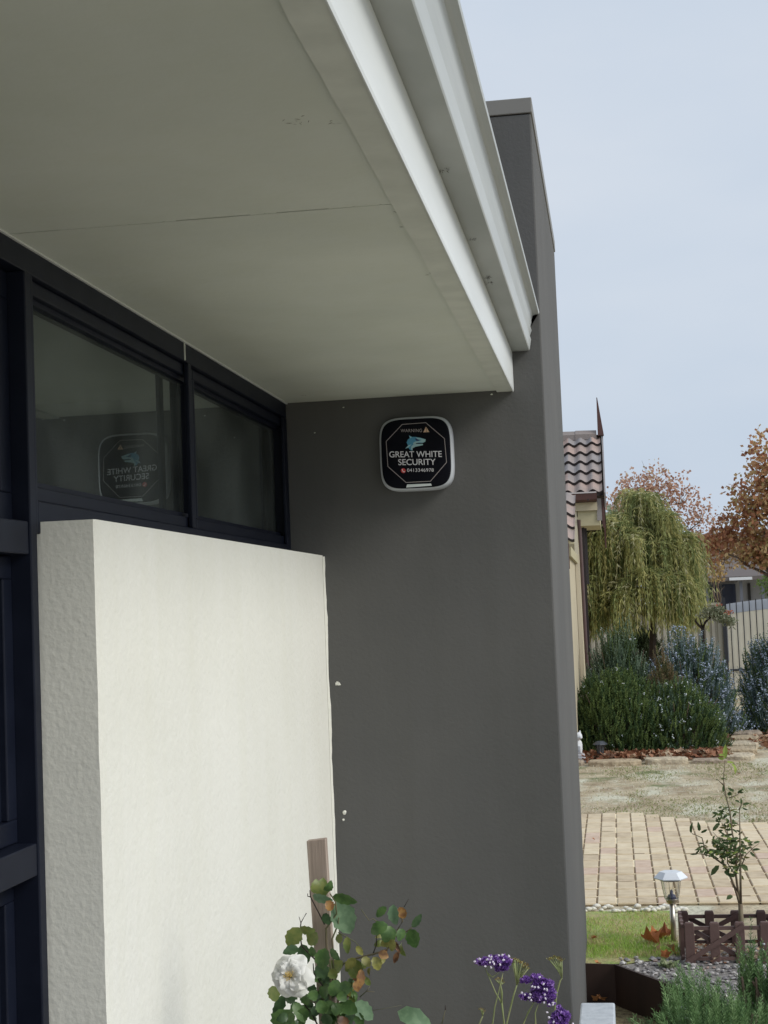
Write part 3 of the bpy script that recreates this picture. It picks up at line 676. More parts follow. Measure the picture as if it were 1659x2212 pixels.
rosemary('rosemary_bush', 'tallest narrow foreground rosemary tuft reaching up to the brown lattice border', (.43, 5.60, -.165), .13, .13, .62, 300, FG + [FW], .04, seed=27, nl=.022, nw=.0034, needles=46, slen=(.12, .22), zb=-.165, lean=.25, fr=.004)
def tube_to(mb, a, b, r0, r1, wob=.1, n_=5):
    a, b = Vector(a), Vector(b); L_ = (b - a).length; P = []; Rr = []
    for i_ in range(n_ + 1):
        t = i_ / n_; w_ = math.sin(math.pi * t) * wob * L_
        P.append(a.lerp(b, t) + Vector((random.gauss(0, .4), random.gauss(0, .4), .35)) * w_ * (1 if 0 < i_ < n_ else 0)); Rr.append(r0 + (r1 - r0) * t)
    mb.tube(P, Rr, 6); return P
def broadleaf(name, label, base, fork, clumps, mats, size, trunk_r, bark, cat='tree', twig=0, seed=1, gp=None):
    random.seed(seed); th = thing(name, label, cat, base, gp); tk = MB(); cr = MB()
    tube_to(tk, base, fork, trunk_r, trunk_r * .7, .03)
    for (c, r, n_, wts) in clumps:
        ends = tube_to(tk, fork, Vector(fork).lerp(Vector(c), .95), trunk_r * .45, trunk_r * .12, .12)
        for k_ in range(twig):
            p0 = random.choice(ends[2:]); d = Vector((random.gauss(0, 1), random.gauss(0, .6), random.gauss(.9, .6))).normalized() * random.uniform(.4, 1.1) * r[0]
            tube_to(tk, p0, p0 + d, trunk_r * .09, trunk_r * .03, .08, 3)
        for k_ in range(n_):
            v = Vector((random.gauss(0, 1), random.gauss(0, 1), random.gauss(0, 1))).normalized() * (random.random() ** .45)
            q_ = 1 + .35 * noise.noise(v * 2.3 + Vector((seed, c[0], c[2])))
            p = Vector((c[0] + v.x * r[0] * q_, c[1] + v.y * r[1] * q_, c[2] + v.z * r[2] * q_))
            if noise.noise(p * (2.2 / max(r[0], .2))) < -.18 and random.random() < .8: continue
            cr.kite(p, Vector((random.gauss(0, .6), random.gauss(0, .6), random.gauss(-.5, .5))), size * random.uniform(.6, 1.25), size * .8, random.choices(range(len(mats)), wts)[0])
    tk.build('trunk', bark, th); cr.build('crown', mats, th); return th

def weeping(name, label, base, H_, rx, n_, mats, seed):
    random.seed(seed); th = thing(name, label, 'tree', base); tk = MB(); cr = MB()
    B = Vector(base); fork = B + Vector((.05, 0, H_ * .42)); tube_to(tk, B, fork, .07, .05, .04)
    tops = []
    for (px, py, w_) in ((1395, 1078, 6), (1350, 1138, 5), (1432, 1132, 4), (1292, 1170, 5), (1462, 1165, 4), (1375, 1165, 5), (1425, 1185, 5), (1322, 1215, 6), (1468, 1212, 5), (1400, 1248, 5), (1282, 1245, 5), (1476, 1262, 4), (1350, 1275, 4), (1440, 1278, 3), (1300, 1300, 3)):
        c = at(px, py, B.y); 
        top = c + Vector((0, random.uniform(-.45, .55) if py < 1230 else random.uniform(-.6, -.2), 0)); tube_to(tk, fork, top, .022, .006, .12)
        for _ in range(w_): tops.append(top + Vector((random.gauss(0, .10), random.gauss(0, .14), random.gauss(0, .06))))
    for k_ in range(n_):
        t0 = random.choice(tops) + Vector((random.gauss(0, .07), random.gauss(0, .1), random.gauss(0, .04)))
        q2 = min(1, math.hypot(t0.x - B.x, t0.y - B.y) / rx); dl = random.uniform(.22, .75 + .25 * q2)
        out_ = Vector((t0.x - B.x, t0.y - B.y, 0)); out_ = out_.normalized() * random.uniform(.02, .18) if out_.length > .01 else Vector((.05, 0, 0))
        out_ += Vector((random.gauss(0, .09), random.gauss(0, .11), 0)); mi = random.choices(range(len(mats)), [3, 3, 2, 2, 1][:len(mats)])[0]
        prev = t0; ns_ = 9
        for j_ in range(1, ns_ + 1):
            t = j_ / ns_; p = t0 + out_ * math.sin(t * 1.5) + Vector((0, 0, .10 * math.sin(t * 2.4) - dl * t * t))
            if p.z < B.z + 1.16 + .25 * noise.noise(Vector((p.x * 3, p.y * 3, 0))): break
            cr.kite(prev, p - prev, (p - prev).length * 1.15, .012, mi)
            for _ in range(2): cr.kite(p, (p - prev) + Vector((random.gauss(0, .05), random.gauss(0, .05), -.03)), random.uniform(.06, .12), .014, mi)
            prev = p
    tk.build('trunk', M['darkbark'], th); cr.build('crown', mats, th); return th
WP = gm('weep', (.38, .38, .15), (.29, .32, .13), (.48, .45, .19), (.15, .19, .07), (.54, .52, .32), tr=.35)
weeping('weeping_tree', 'weeping yellow green tree with drooping strands between the neighbouring house and the maple', (.50, 23, 0), 3.22, 1.0, 5200, WP, 31)
AU = gm('autumn', (.42, .20, .11), (.52, .31, .16), (.58, .42, .22), (.32, .15, .09), (.50, .40, .18), tr=.38)
AP = gm('pinkleaf', (.48, .27, .19), (.58, .38, .28), (.66, .48, .38), (.38, .20, .14), (.56, .46, .28), tr=.35)
broadleaf('autumn_tree', 'sparse half bare autumn tree with pinkish leaves showing above the weeping tree', (.95, 33, 0), (.95, 33, 2.2),
          [((.25, 33, 3.6), (.5, .5, .6), 900, [3, 3, 2, 2, 1]), ((.85, 33.2, 4.0), (.68, .5, .62), 1300, [3, 3, 2, 2, 1]), ((1.5, 33, 3.7), (.5, .5, .65), 640, [3, 2, 1, 3, 0]), ((1.95, 33, 3.3), (.4, .4, .5), 300, [3, 1, 1, 3, 0]), ((-.15, 33, 3.0), (.35, .4, .45), 200, [3, 3, 2, 2, 0]), ((1.1, 33.3, 3.1), (.8, .5, .5), 300, [3, 3, 2, 2, 1])],
          AP, .075, .07, M['bark'], twig=34, seed=41)
broadleaf('maple_tree', 'rust and amber autumn maple standing behind the gate at the right edge', (2.75, 27, 0), (2.75, 27, 1.9),
          [((2.78, 27, 3.95), (.45, .5, .6), 1000, [4, 3, 2, 2, 1]), ((2.4, 27, 3.2), (.45, .5, .55), 900, [4, 4, 3, 2, 2]), ((3.0, 27, 3.1), (.72, .7, .85), 3300, [3, 4, 4, 2, 3]), ((2.95, 27, 2.35), (.55, .6, .45), 2800, [2, 3, 5, 1, 4]),
           ((2.02, 27, 2.75), (.36, .4, .36), 600, [4, 2, 1, 3, 0]), ((1.72, 27, 2.5), (.30, .3, .32), 260, [4, 2, 1, 3, 0]), ((2.42, 27, 2.45), (.26, .4, .36), 600, [3, 3, 4, 1, 2]), ((3.5, 27, 3.5), (.8, .8, .9), 2600, [3, 4, 3, 2, 2])],
          AU, .085, .07, M['bark'], twig=8, seed=42)
GG = gm('greenhedge', (.14, .22, .06), (.20, .28, .09), (.09, .15, .04), tr=.25)
broadleaf('green_shrub', 'fresh green leafy shrub under the maple, above the gate', (2.7, 28.5, 0), (2.7, 28.5, .8), [((2.98, 28.5, 1.85), (.42, .4, .33), 1300, [3, 3, 2]), ((3.6, 28.5, 1.8), (.5, .4, .4), 1300, [3, 3, 2])], GG, .06, .03, M['bark'], 'shrub', 2, 43)
broadleaf('background_tree', 'brown leafed tree filling the gap behind the weeping tree and maple', (2.4, 36, 0), (2.4, 36, 1.4), [((1.9, 36, 2.7), (.45, .5, .5), 1100, [2, 3, 2]), ((2.6, 36, 2.75), (.6, .5, .45), 1300, [2, 3, 2]), ((2.35, 35.5, 2.2), (.25, .3, .25), 240, [1, 2, 4])], gm('brownleaf', (.28, .19, .12), (.34, .24, .15), (.42, .30, .12)), .08, .06, M['bark'], 'tree', 4, 44)
broadleaf('pale_tree', 'small pale green treetop peeking out right beside the neighbouring eaves', (.02, 30, 0), (.0, 30, 2.2), [((-.02, 30, 3.15), (.22, .3, .40), 260, [3, 2, 1])], gm('paleleaf', (.34, .40, .28), (.26, .32, .20), (.18, .24, .14)), .06, .04, M['bark'], 'tree', 4, 45)
rosemary('dark_shrub', 'dark green shrub mass put in for the shade under the weeping tree', (.28, 24.6, 0), .62, .4, 1.30, 1500, gm('shadeleaf', (.03, .05, .02), (.05, .07, .03), (.04, .055, .025)), 0, seed=60, nl=.05, nw=.02, needles=10, slen=(.1, .2))  # shrub added for the dark gap; shade is coloured into its leaves
# small gnarled ornamental tree before the fence
def gnarled():
    random.seed(5); th = thing('small_tree', 'small tree with forked dark trunk and flat grey green crown before the fence', 'tree', (1.25, 21, 0)); tk = MB(); cr = MB()
    Y = 21; P = lambda x, y: at(1492.3 + x * .119, 1211.3 + y * .119, Y)
    f_ = P(215, 1230); tk.tube([(f_.x, Y, 0), P(232, 1500), P(215, 1330), f_], [.028, .024, .026, .022], 8)
    tk.tube([f_, P(140, 1170), P(85, 1100), P(95, 1040)], [.020, .016, .013, .008]); tk.tube([f_, P(180, 1110), P(150, 1020)], [.012, .010, .006])
    tk.tube([f_, P(260, 1120), P(330, 1040), P(380, 960)], [.022, .016, .014, .008]); tk.tube([P(330, 1040), P(460, 1000), P(640, 1060), P(660, 1190)], [.011, .009, .007, .004]); tk.tube([P(300, 1080), P(290, 1000)], [.010, .006]); tk.tube([P(640, 1060), P(760, 1100), P(775, 1180)], [.007, .005, .004])
    for (x, y, w_, h_, n_) in ((330, 900, 110, 70, 260), (450, 950, 130, 110, 520), (590, 1010, 110, 90, 380), (730, 1090, 75, 80, 240), (520, 860, 90, 60, 200), (200, 980, 80, 40, 80)):
        for _ in range(n_):
            p = P(x + random.gauss(0, w_ * .5), y + random.gauss(0, h_ * .5)) + Vector((0, random.gauss(0, .12), 0)); cr.kite(p, Vector((random.gauss(0, .6), random.gauss(0, .6), -.5)), .045, .02, random.choices((0, 1, 2), (3, 3, 1))[0])
    for (x, y, w_) in ((500, 805, 55), (690, 910, 55), (650, 940, 40)):
        for _ in range(26):
            p = P(x + random.gauss(0, w_ * .5), y + random.gauss(0, w_ * .35)) + Vector((0, random.gauss(0, .08), 0)); cr.kite(p, Vector((random.gauss(0, .6), random.gauss(0, .6), -.2)), .04, .02, 3)
    tk.build('trunk', M['darkbark'], th, smooth=True); cr.build('crown', gm('olive', (.15, .17, .10), (.21, .23, .15), (.26, .26, .20), (.45, .17, .11)), th)
gnarled()

# ------------------------------------------------------------------ boundary fence, gate, far house
M['fence'] = mat('fence_sheet', (.40, .375, .31), .6, (.46, .43, .36), 2)
M['fencepost'] = mat('fence_post', (.03, .028, .035), .6); M['iron'] = mat('iron', (.02, .022, .03), .5)
fb = thing('sheet_fence', 'cream corrugated metal boundary fence behind the small forked tree', 'fence', (0, 26, 0))
mb = MB(); P = []; x = -6.0
while x < 1.76:
    P += [(x, 26.02), (x + .05, 26.02), (x + .065, 26.055), (x + .085, 26.055)]; x += .10
mb.loft([[(x, y, .0) for x, y in P], [(x, y, 1.50) for x, y in P]], closed=False, caps=False); mb.loft([[(x, y + .003, 1.50) for x, y in P], [(x, y + .003, 0) for x, y in P]], closed=False, caps=False)
mb.build('panel', M['fence'], fb)
mb = MB(); mb.box(-6, 1.76, 25.99, 26.06, 1.501, 1.54); mb.build('top_rail', M['fence'], fb)
for x in (-4.2, -1.85, .50): mb = MB(); mb.box(x, x + .045, 25.955, 25.985, 0, 1.56); mb.build('post', M['fencepost'], fb)
gate = thing('metal_gate', 'arched gate of slim black bars over cream sheeting at the right edge', 'gate', (3.2, 26, 0))
arch = lambda x: 1.50 + .10 * max(0, 1 - ((x - 3.35) / 1.55) ** 2)
for x in (1.775, 4.86): mb = MB(); mb.box(x, x + .06, 25.94, 26.0, 0, 1.62); mb.build('post', M['iron'], gate)
x = 1.905
while x < 4.83:
    mb = MB(); mb.tube([(x, 25.95, .06), (x, 25.95, arch(x) + .02)], .0085, 6); mb.build('bar', M['iron'], gate); x += .105
N_ = 24; X_ = [1.85 + (4.84 - 1.85) * k_ / N_ for k_ in range(N_ + 1)]
mb = MB(); mb.loft([[(x, 25.99, .05), (x, 25.99, arch(x) - .17), (x, 26.01, arch(x) - .17), (x, 26.01, .05)] for x in X_]); mb.build('infill_sheet', mat('infill', (.70, .66, .55), .6, (.76, .72, .61), 3), gate)
mb = MB(); mb.loft([[(x, 25.985, arch(x) - .168), (x, 25.985, arch(x)), (x, 26.02, arch(x)), (x, 26.02, arch(x) - .168)] for x in X_]); mb.build('arched_band', mat('band', (.42, .46, .54), .45), gate)
mb = MB(); mb.box(1.85, 4.84, 25.965, 25.98, .05, .09); mb.box(1.85, 4.84, 25.965, 25.98, .40, .43); mb.build('rail', M['iron'], gate)

fh = thing('far_house', 'distant grey house with dark verandah and navy windows glimpsed above the gate', 'house', (3, 40, 0))
mb = MB(); mb.box(1.8, 6.5, 40, 44, 0, 2.25); w_ = mb.build('wall', mat('far_wall', (.34, .35, .38), .8), fh)
mb = MB(); mb.face([(1.0, 38.6, 2.12), (7, 38.6, 2.12), (7, 42, 3.35), (1.0, 42, 3.35)]); mb.box(1.0, 7, 38.55, 38.6, 2.02, 2.11); mb.build('roof', mat('far_roof', (.14, .12, .115), .8), fh)
mb = MB(); mb.box(2.35, 3.05, 38.62, 39.9, 1.98, 2.01); mb.build('verandah_ceiling', mat('far_ceil', (.10, .09, .09), .8), fh)
for x in (2.28, 3.10, 3.62): mb = MB(); mb.box(x, x + .07, 38.65, 38.72, 0, 2.0); mb.build('verandah_post', mat('far_post', (.13, .14, .17), .7), fh)
for x in (2.38, 2.76): mb = MB(); mb.box(x, x + .34, 39.96, 39.995, .9, 1.95); fw = mb.build('window', mat('far_win', (.012, .018, .05), .2), fh)
mb = MB(); mb.box(3.40, 3.47, 39.95, 39.99, .2, 1.95); mb.build('door', mat('far_door', (.02, .02, .02), .5), fh)
mb = MB(); mb.box(2.85, 3.4, 38.5, 38.545, 2.03, 2.10); mb.build('gutter', mat('far_gutter', (.70, .72, .76), .5), fh)

# ------------------------------------------------------------------ neighbouring house
nb = thing('neighbour_house', 'cream house with wavy brown roof tiles and dark downpipes beyond the grey wall', 'house', (-1.5, 19, 0))
TL = [mat('tile_%d' % i_, c, .75, c2, 5, 5, .2, 40) for i_, (c, c2) in enumerate([((.36, .27, .235), (.29, .235, .21)), ((.31, .26, .24), (.25, .22, .21)), ((.40, .29, .25), (.33, .25, .22)), ((.27, .25, .25), (.23, .21, .21))])]
M['tile_edge'] = mat('tile_edge', (.035, .028, .028), .9)
def tiles(parent, x0, x1, ya, za, yb, zb, rows, name='roof'):
    mb = MB(); dy, dz = (yb - ya) / rows, (zb - za) / rows; pitch = .30; nrm = Vector((0, -(zb - za), yb - ya)).normalized()
    nx = int((x1 - x0) / .01875)
    wv = lambda x: .020 * (math.cos(2 * math.pi * (x - x0) / .15) if True else 0)
    for r_ in range(rows):
        lo_ = Vector((0, ya + dy * r_, za + dz * r_)) + nrm * .034; hi_ = Vector((0, ya + dy * (r_ + 1) + .02, za + dz * (r_ + 1))) + nrm * .004
        for i_ in range(nx):
            xa, xb = x0 + i_ * .01875, x0 + (i_ + 1) * .01875; random.seed(int((xa - x0 + .001 + (.15 if r_ % 2 else 0)) / .30) * 37 + r_ * 101 + 5); mi = random.choices(range(4), [4, 3, 3, 1.5])[0]
            a, b_ = nrm * wv(xa), nrm * wv(xb); A = Vector((xa, 0, 0)); B = Vector((xb, 0, 0))
            mb.face([A + lo_ + a, B + lo_ + b_, B + hi_ + b_, A + hi_ + a], mi)
            dn = nrm * .030
            mb.face([A + lo_ + a - dn, B + lo_ + b_ - dn, B + lo_ + b_, A + lo_ + a], 4)
    return mb.build(name, TL + [M['tile_edge']], parent)
NX = -.028
rf = tiles(nb, NX - 5.4, NX - .02, 18.45, 2.93, 20.2, 3.80, 6)
mb = MB(); mb.face([(NX - 5.4, 18.5, 2.9), (NX - .03, 18.5, 2.9), (NX - .03, 20.2, 3.76), (NX - 5.4, 20.2, 3.76)]); mb.face([(NX - 5.4, 20.2, 3.82), (NX - .02, 20.2, 3.82), (NX - .02, 24, 1.95), (NX - 5.4, 24, 1.95)]); mb.build('roof_lining', M['tile_edge'], rf)
mb = MB()       # ridge caps
x = NX - 5.4
while x < NX - .10:
    x1 = min(x + .36, NX - .085); mb.tube([(x, 20.2, 3.80), (x1, 20.2, 3.798)], [.095, .088], 8); x = x1
mb.build('ridge_cap', TL[1], rf)
M['brown'] = mat('brown_gutter', (.075, .032, .028), .5, (.10, .045, .04), 6); M['beige'] = mat('beige_board', (.52, .46, .33), .8, (.47, .41, .29), 3); M['beige2'] = mat('beige_lining', (.44, .40, .26), .8)
mb = MB(); mb.loft([[(NX + dx, y, z) for y, z in ((18.42, 2.93), (18.47, 2.945), (20.2, 3.80), (20.2, 3.62), (18.47, 2.76))] for dx in (-.018, .0)]); mb.build('barge_board', TL[3], nb)
for bx in ((NX - .055, NX - .022, 18.52, 18.56, 2.52, 2.86), (NX - .045, NX - .024, 20.5, 20.54, 2.34, 2.7)): mb = MB(); mb.box(*bx); mb.build('barge_end', M['brown'], nb)
mb = MB(); mb.box(NX - .115, NX - .057, 18.49, 18.515, 2.60, 2.865); mb.build('barge_end', TL[3], nb)
mb = MB(); mb.prism([(NX - .068, 3.80), (NX + .012, 3.80), (NX - .052, 4.30), (NX - .062, 4.30)], 20.10, 20.22); mb.build('finial', M['brown'], rf)
mb = MB(); mb.loft([[(x, 18.36, 2.94), (x, 18.35, 2.935), (x, 18.36, 2.85), (x, 18.40, 2.825), (x, 18.46, 2.83), (x, 18.46, 2.94)] for x in (-5, -.50, -.135)]); gtn = mb.build('gutter', M['brown'], nb)
mb = MB(); mb.box(-5, -.137, 18.345, 18.357, 2.925, 2.942); mb.build('gutter_lip', mat('lip', (.5, .46, .46), .4), gtn)
mb = MB(); mb.tube([(-.24, 18.352, 2.845), (-.24, 18.340, 2.845)], .012, 10); mb.build('overflow_outlet', M['tile_edge'], gtn)
mb = MB(); mb.box(-.425, -.135, 18.465, 18.49, 2.725, 2.823); mb.build('fascia', M['beige'], nb)
mb = MB(); mb.box(-.375, -.115, 18.52, 20.9, 2.60, 2.724); mb.box(-.375, -.115, 18.505, 18.518, 2.545, 2.724); mb.build('boxed_eave', M['beige2'], nb)
mb = MB(); mb.box(-4.5, -.405, 18.6, 24, 0, 2.72); mb.build('wall', M['beige'], nb)
mb = MB(); mb.box(-.43, -.385, 18.50, 18.56, 0, 2.722); mb.build('corner_post', mat('cream_post', (.62, .56, .44), .7), nb)
mb = MB(); mb.tube([(-.365, 18.50, 2.62), (-.358, 18.53, 2.5), (-.345, 18.53, 0)], .022, 10); mb.build('downpipe', mat('downpipe', (.10, .06, .06), .45), nb)
mb = MB(); mb.box(-.335, -.305, 18.56, 18.60, 0, 2.53); mb.build('door_frame', M['tile_edge'], nb)
mb = MB(); mb.box(-.315, -.285, 19.2, 19.24, 1.85, 2.55); mb.build('gate_panel', M['fencepost'], nb)
# lower porch roof nearer to us
tiles(nb, -3.9, -.352, 15.5, 2.25, 17.0, 2.83, 4, 'porch_roof')
mb = MB(); mb.face([(-3.9, 15.55, 2.22), (-.36, 15.55, 2.22), (-.36, 17.0, 2.80), (-3.9, 17.0, 2.80)]); mb.box(-3.9, -.40, 15.6, 18.6, 2.1, 2.2); mb.build('porch_lining', M['beige2'], nb)
mb = MB(); mb.box(-3.6, -.435, 16.0, 18.5, 0, 2.1); mb.build('porch_wall', M['beige'], nb)
mb = MB(); mb.box(-.437, -.417, 15.55, 15.58, 1.97, 2.23); mb.build('downpipe', M['brown'], nb)

# ------------------------------------------------------------------ white statue and little black solar light
stt = thing('garden_statue', 'small white garden statue of a seated animal half hidden by the grey wall', 'statue', (-.43, 15.85, 0))
Wm = mat('statue_white', (.72, .73, .75), .8, (.60, .61, .63), 30, bump=.4, bscale=50)
mb = MB(); mb.box(-.53, -.35, 15.78, 15.95, 0, .055); mb.box(-.515, -.365, 15.795, 15.935, .0555, .085); bevel(mb.build('plinth', mat('plinth', (.50, .50, .52), .85), stt), .008)
mb = MB(); mb.blob((-.44, 15.87, .155), (.055, .05, .08), jit=.12, sub=2); mb.blob((-.425, 15.84, .265), (.042, .042, .042), jit=.12, sub=2); mb.blob((-.40, 15.815, .255), (.022, .03, .018), sub=2, jit=.05)
for dx in (-.025, .02): mb.tube([(-.425 + dx, 15.845, .29), (-.425 + dx * 1.2, 15.85, .325)], [.014, .004], 8); mb.tube([(-.43 + dx, 15.82, .17), (-.425 + dx * 1.2, 15.81, .09)], [.016, .014], 8)
bo = mb.build('figure', Wm, stt, smooth=True); rm = bo.modifiers.new('remesh', 'REMESH'); rm.mode = 'VOXEL'; rm.voxel_size = .006; rm.use_smooth_shade = True

def cone_ring(c, r, z, n_=6, rot=0): return [(c[0] + r * math.cos(2 * math.pi * i_ / n_ + rot), c[1] + r * math.sin(2 * math.pi * i_ / n_ + rot), z) for i_ in range(n_)]
bk = mat('black_plastic', (.02, .022, .026), .5); bt = mat('black_plastic_top', (.05, .055, .065), .4)
sl = thing('solar_light', 'small black solar path light among fallen leaves at the front rosemary', 'garden lamp', (-.205, 15.95, 0))
c = (-.205, 15.95)
mb = MB(); mb.loft([cone_ring(c, .075, .165, 8), cone_ring(c, .072, .175, 8), cone_ring(c, .035, .20, 8)]); mb.build('cap', bt, sl)
mb = MB(); mb.loft([cone_ring(c, .028, .075, 8), cone_ring(c, .036, .164, 8)]); mb.build('lantern', mat('lantern_smoke', (.13, .13, .13), .3), sl)
mb = MB()
for k_ in range(6):
    a = k_ * math.pi / 3; mb.tube([(c[0] + .031 * math.cos(a), c[1] + .031 * math.sin(a), .075), (c[0] + .040 * math.cos(a), c[1] + .040 * math.sin(a), .164)], .004, 5)
mb.build('cage', bk, sl); mb = MB(); mb.tube([(*c, 0), (*c, .074)], .012, 8); mb.build('stake', bk, sl)

# ------------------------------------------------------------------ steel garden lamp
lx, ly = .205, 7.47
lamp = thing('solar_light', 'stainless steel solar garden lamp with clear shade beside the brown lattice border', 'garden lamp', (lx, ly, 0))
ST = mat('stainless', (.50, .46, .40), .38, metal=1); CAP = mat('lamp_cap', (.80, .84, .90), .25, spec=.7)
gl_ = bpy.data.materials.new('lamp_glass'); gl_.use_nodes = True; n = gl_.node_tree; b = n.nodes['Principled BSDF']
tr_ = n.nodes.new('ShaderNodeBsdfTransparent'); tr_.inputs[0].default_value = (.93, .93, .90, 1); g2 = n.nodes.new('ShaderNodeBsdfGlossy'); g2.inputs['Roughness'].default_value = .05
mxs = n.nodes.new('ShaderNodeMixShader'); f2 = n.nodes.new('ShaderNodeLayerWeight'); f2.inputs[0].default_value = .35
n.links.new(f2.outputs['Facing'], mxs.inputs[0]); n.links.new(tr_.outputs[0], mxs.inputs[1]); n.links.new(g2.outputs[0], mxs.inputs[2]); n.links.new(mxs.outputs[0], n.nodes['Material Output'].inputs[0])
c = (lx, ly); N6 = 6
mb = MB(); mb.loft([cone_ring(c, .078, .298, N6), cone_ring(c, .080, .303, N6), cone_ring(c, .055, .328, N6), cone_ring(c, .052, .331, N6)]); mb.build('cap', CAP, lamp)
mb = MB(); mb.loft([cone_ring(c, .052, .290, 24), cone_ring(c, .053, .2975, 24)]); mb.build('cap_ring', ST, lamp, smooth=False)
mb = MB(); mb.loft([cone_ring(c, .033, .205, 24), cone_ring(c, .040, .235, 24), cone_ring(c, .048, .2895, 24)], caps=False); mb.build('shade', gl_, lamp, smooth=True)
mb = MB()
for k_ in range(6):
    a = k_ * math.pi / 3 + .3; mb.tube([(c[0] + .034 * math.cos(a), c[1] + .034 * math.sin(a), .205), (c[0] + .0495 * math.cos(a), c[1] + .0495 * math.sin(a), .2895)], .0012, 5)
mb.build('wire', ST, lamp)
mb = MB(); mb.loft([cone_ring(c, .016, .180, 20), cone_ring(c, .026, .188, 20), cone_ring(c, .0275, .198, 20), cone_ring(c, .034, .204, 20), cone_ring(c, .032, .2045, 20)]); mb.build('collar', ST, lamp, smooth=True)
mb = MB(); mb.loft([cone_ring(c, .024, .205, 16), cone_ring(c, .016, .222, 16), cone_ring(c, .007, .226, 16), cone_ring(c, .006, .240, 16), cone_ring(c, .002, .247, 16)]); mb.build('bulb', mat('led', (.10, .11, .20), .3), lamp, smooth=True)
mb = MB(); mb.tube([(*c, 0), (*c, .1798)], .0128, 20); mb.build('stem', ST, lamp, smooth=True)

# ------------------------------------------------------------------ brown lattice border fence
BRN = mat('lattice_brown', (.135, .082, .072), .55, (.165, .102, .09), 8, bump=.15, bscale=40); BRD = BRN
def lattice(label, x0, n_units, y, h, z0=-.03, tilt=0, u=.1095, BRN=BRN):
    th = thing('lattice_border', label, 'border fence', (x0, y, 0), 'brown plastic lattice border panels')
    k_ = 0
    for k_ in range(n_units * 3 + 1):
        x = x0 + k_ * u
        mb = MB(); mb.box(x - .021, x + .021, y - .010, y + .010, z0, h - .006); mb.loft([[(x + a * .021, y + b * .010, h - .006) for a, b in ((-1, -1), (1, -1), (1, 1), (-1, 1))], [(x + a * .016, y + b * .007, h + .003) for a, b in ((-1, -1), (1, -1), (1, 1), (-1, 1))]])
        bevel(mb.build('picket', BRN, th), .002)
    xe = x0 + n_units * 3 * u
    mb = MB(); mb.box(x0, xe, y - .006, y + .006, h - .032, h - .016); mb.box(x0, xe, y - .006, y + .006, .018, .032); mb.build('rail', BRN, th)
    for q_ in range(n_units):
        a, b_ = x0 + q_ * 3 * u, x0 + (q_ * 3 + 2) * u
        for (xa, xb, yo, za, zb) in ((a - .02, b_ + .02, -.016, .012, h - .012), (a - .02, b_ + .02, .013, h - .012, .012)):
            d = Vector((xb - xa, 0, zb - za)).normalized(); s_ = Vector((-d.z, 0, d.x)) * .0105
            mb = MB(); A, B = Vector((xa, y + yo, za)), Vector((xb, y + yo, zb)); o = Vector((0, .0045, 0))
            mb.loft([[A + s_ - o, A - s_ - o, A - s_ + o, A + s_ + o], [B + s_ - o, B - s_ - o, B - s_ + o, B + s_ + o]]); mb.build('diagonal', BRN, th)
    return th
lattice('nearer brown plastic lattice border panel, sloping bars crossing between its pickets', .262, 3, 7.02, .182)
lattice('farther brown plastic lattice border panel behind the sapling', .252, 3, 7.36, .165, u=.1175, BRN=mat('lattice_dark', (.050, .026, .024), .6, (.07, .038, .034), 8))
th = thing('lattice_border', 'end-on brown lattice border panel closing the left side by the lamp', 'border fence', (.232, 7.19, 0), 'brown plastic lattice border panels')
mb = MB(); mb.box(.226, .238, 7.04, 7.345, .155, .172); mb.box(.226, .238, 7.04, 7.345, .016, .03); mb.build('rail', BRN, th)
for y in (7.10, 7.19, 7.28): mb = MB(); mb.box(.2235, .2405, y - .018, y + .018, -.03, .176); mb.build('picket', BRN, th)

# ------------------------------------------------------------------ sapling
random.seed(77)
sp = thing('sapling', 'slender sapling with pointed green leaves growing inside the brown lattice border', 'sapling', (.51, 7.19, 0))
tk = MB(); cr = MB(); Ys = 7.19
P = lambda x, y, dy=0: at(1439.5 + x * .1786, 1623.8 + y * .1786, Ys + dy)
base = P(915, 2330); base.z = 0; tk.tube([base, P(905, 2050), P(895, 1830)], [.0135, .012, .010], 8)
stems = [[(890, 1850), (830, 1650), (780, 1520), (700, 1370), (560, 1270), (460, 1150), (430, 1040), (310, 990)], [(890, 1830), (860, 1640), (840, 1480), (850, 1200), (800, 1000), (765, 700), (715, 520), (690, 330), (710, 110)],
         [(900, 1840), (895, 1400), (890, 1000), (885, 680)], [(895, 1420), (960, 1250), (1040, 1170), (1120, 1110)], [(840, 1500), (740, 1350), (735, 1150), (745, 850), (640, 760)], [(840, 1480), (930, 1230), (940, 1100)], [(760, 560), (860, 520), (910, 460)],
         [(700, 1370), (640, 1200), (600, 1050)], [(690, 400), (620, 340)], [(880, 700), (920, 620), (960, 620)], [(780, 1520), (700, 1460)], [(560, 1270), (440, 1240), (330, 1230)], [(740, 1200), (660, 1080), (560, 970)]]
for i_, s_ in enumerate(stems):
    pts = [P(x, y, .03 * math.sin(i_ * 2 + k_ * .7)) for k_, (x, y) in enumerate(s_)]; r0 = .0065 if i_ < 3 else .0035
    tk.tube(pts, [r0 * (1 - .7 * k_ / (len(pts) - 1)) for k_ in range(len(pts))], 6)
def sleaf(x, y, x2, y2, w_=30, mi=0, dy=0): cr.leaf(P(x, y, dy), P(x2, y2, dy + random.uniform(-.02, .02)), w_ * .000389, mi, bend=random.uniform(-.1, .25), seg=5)
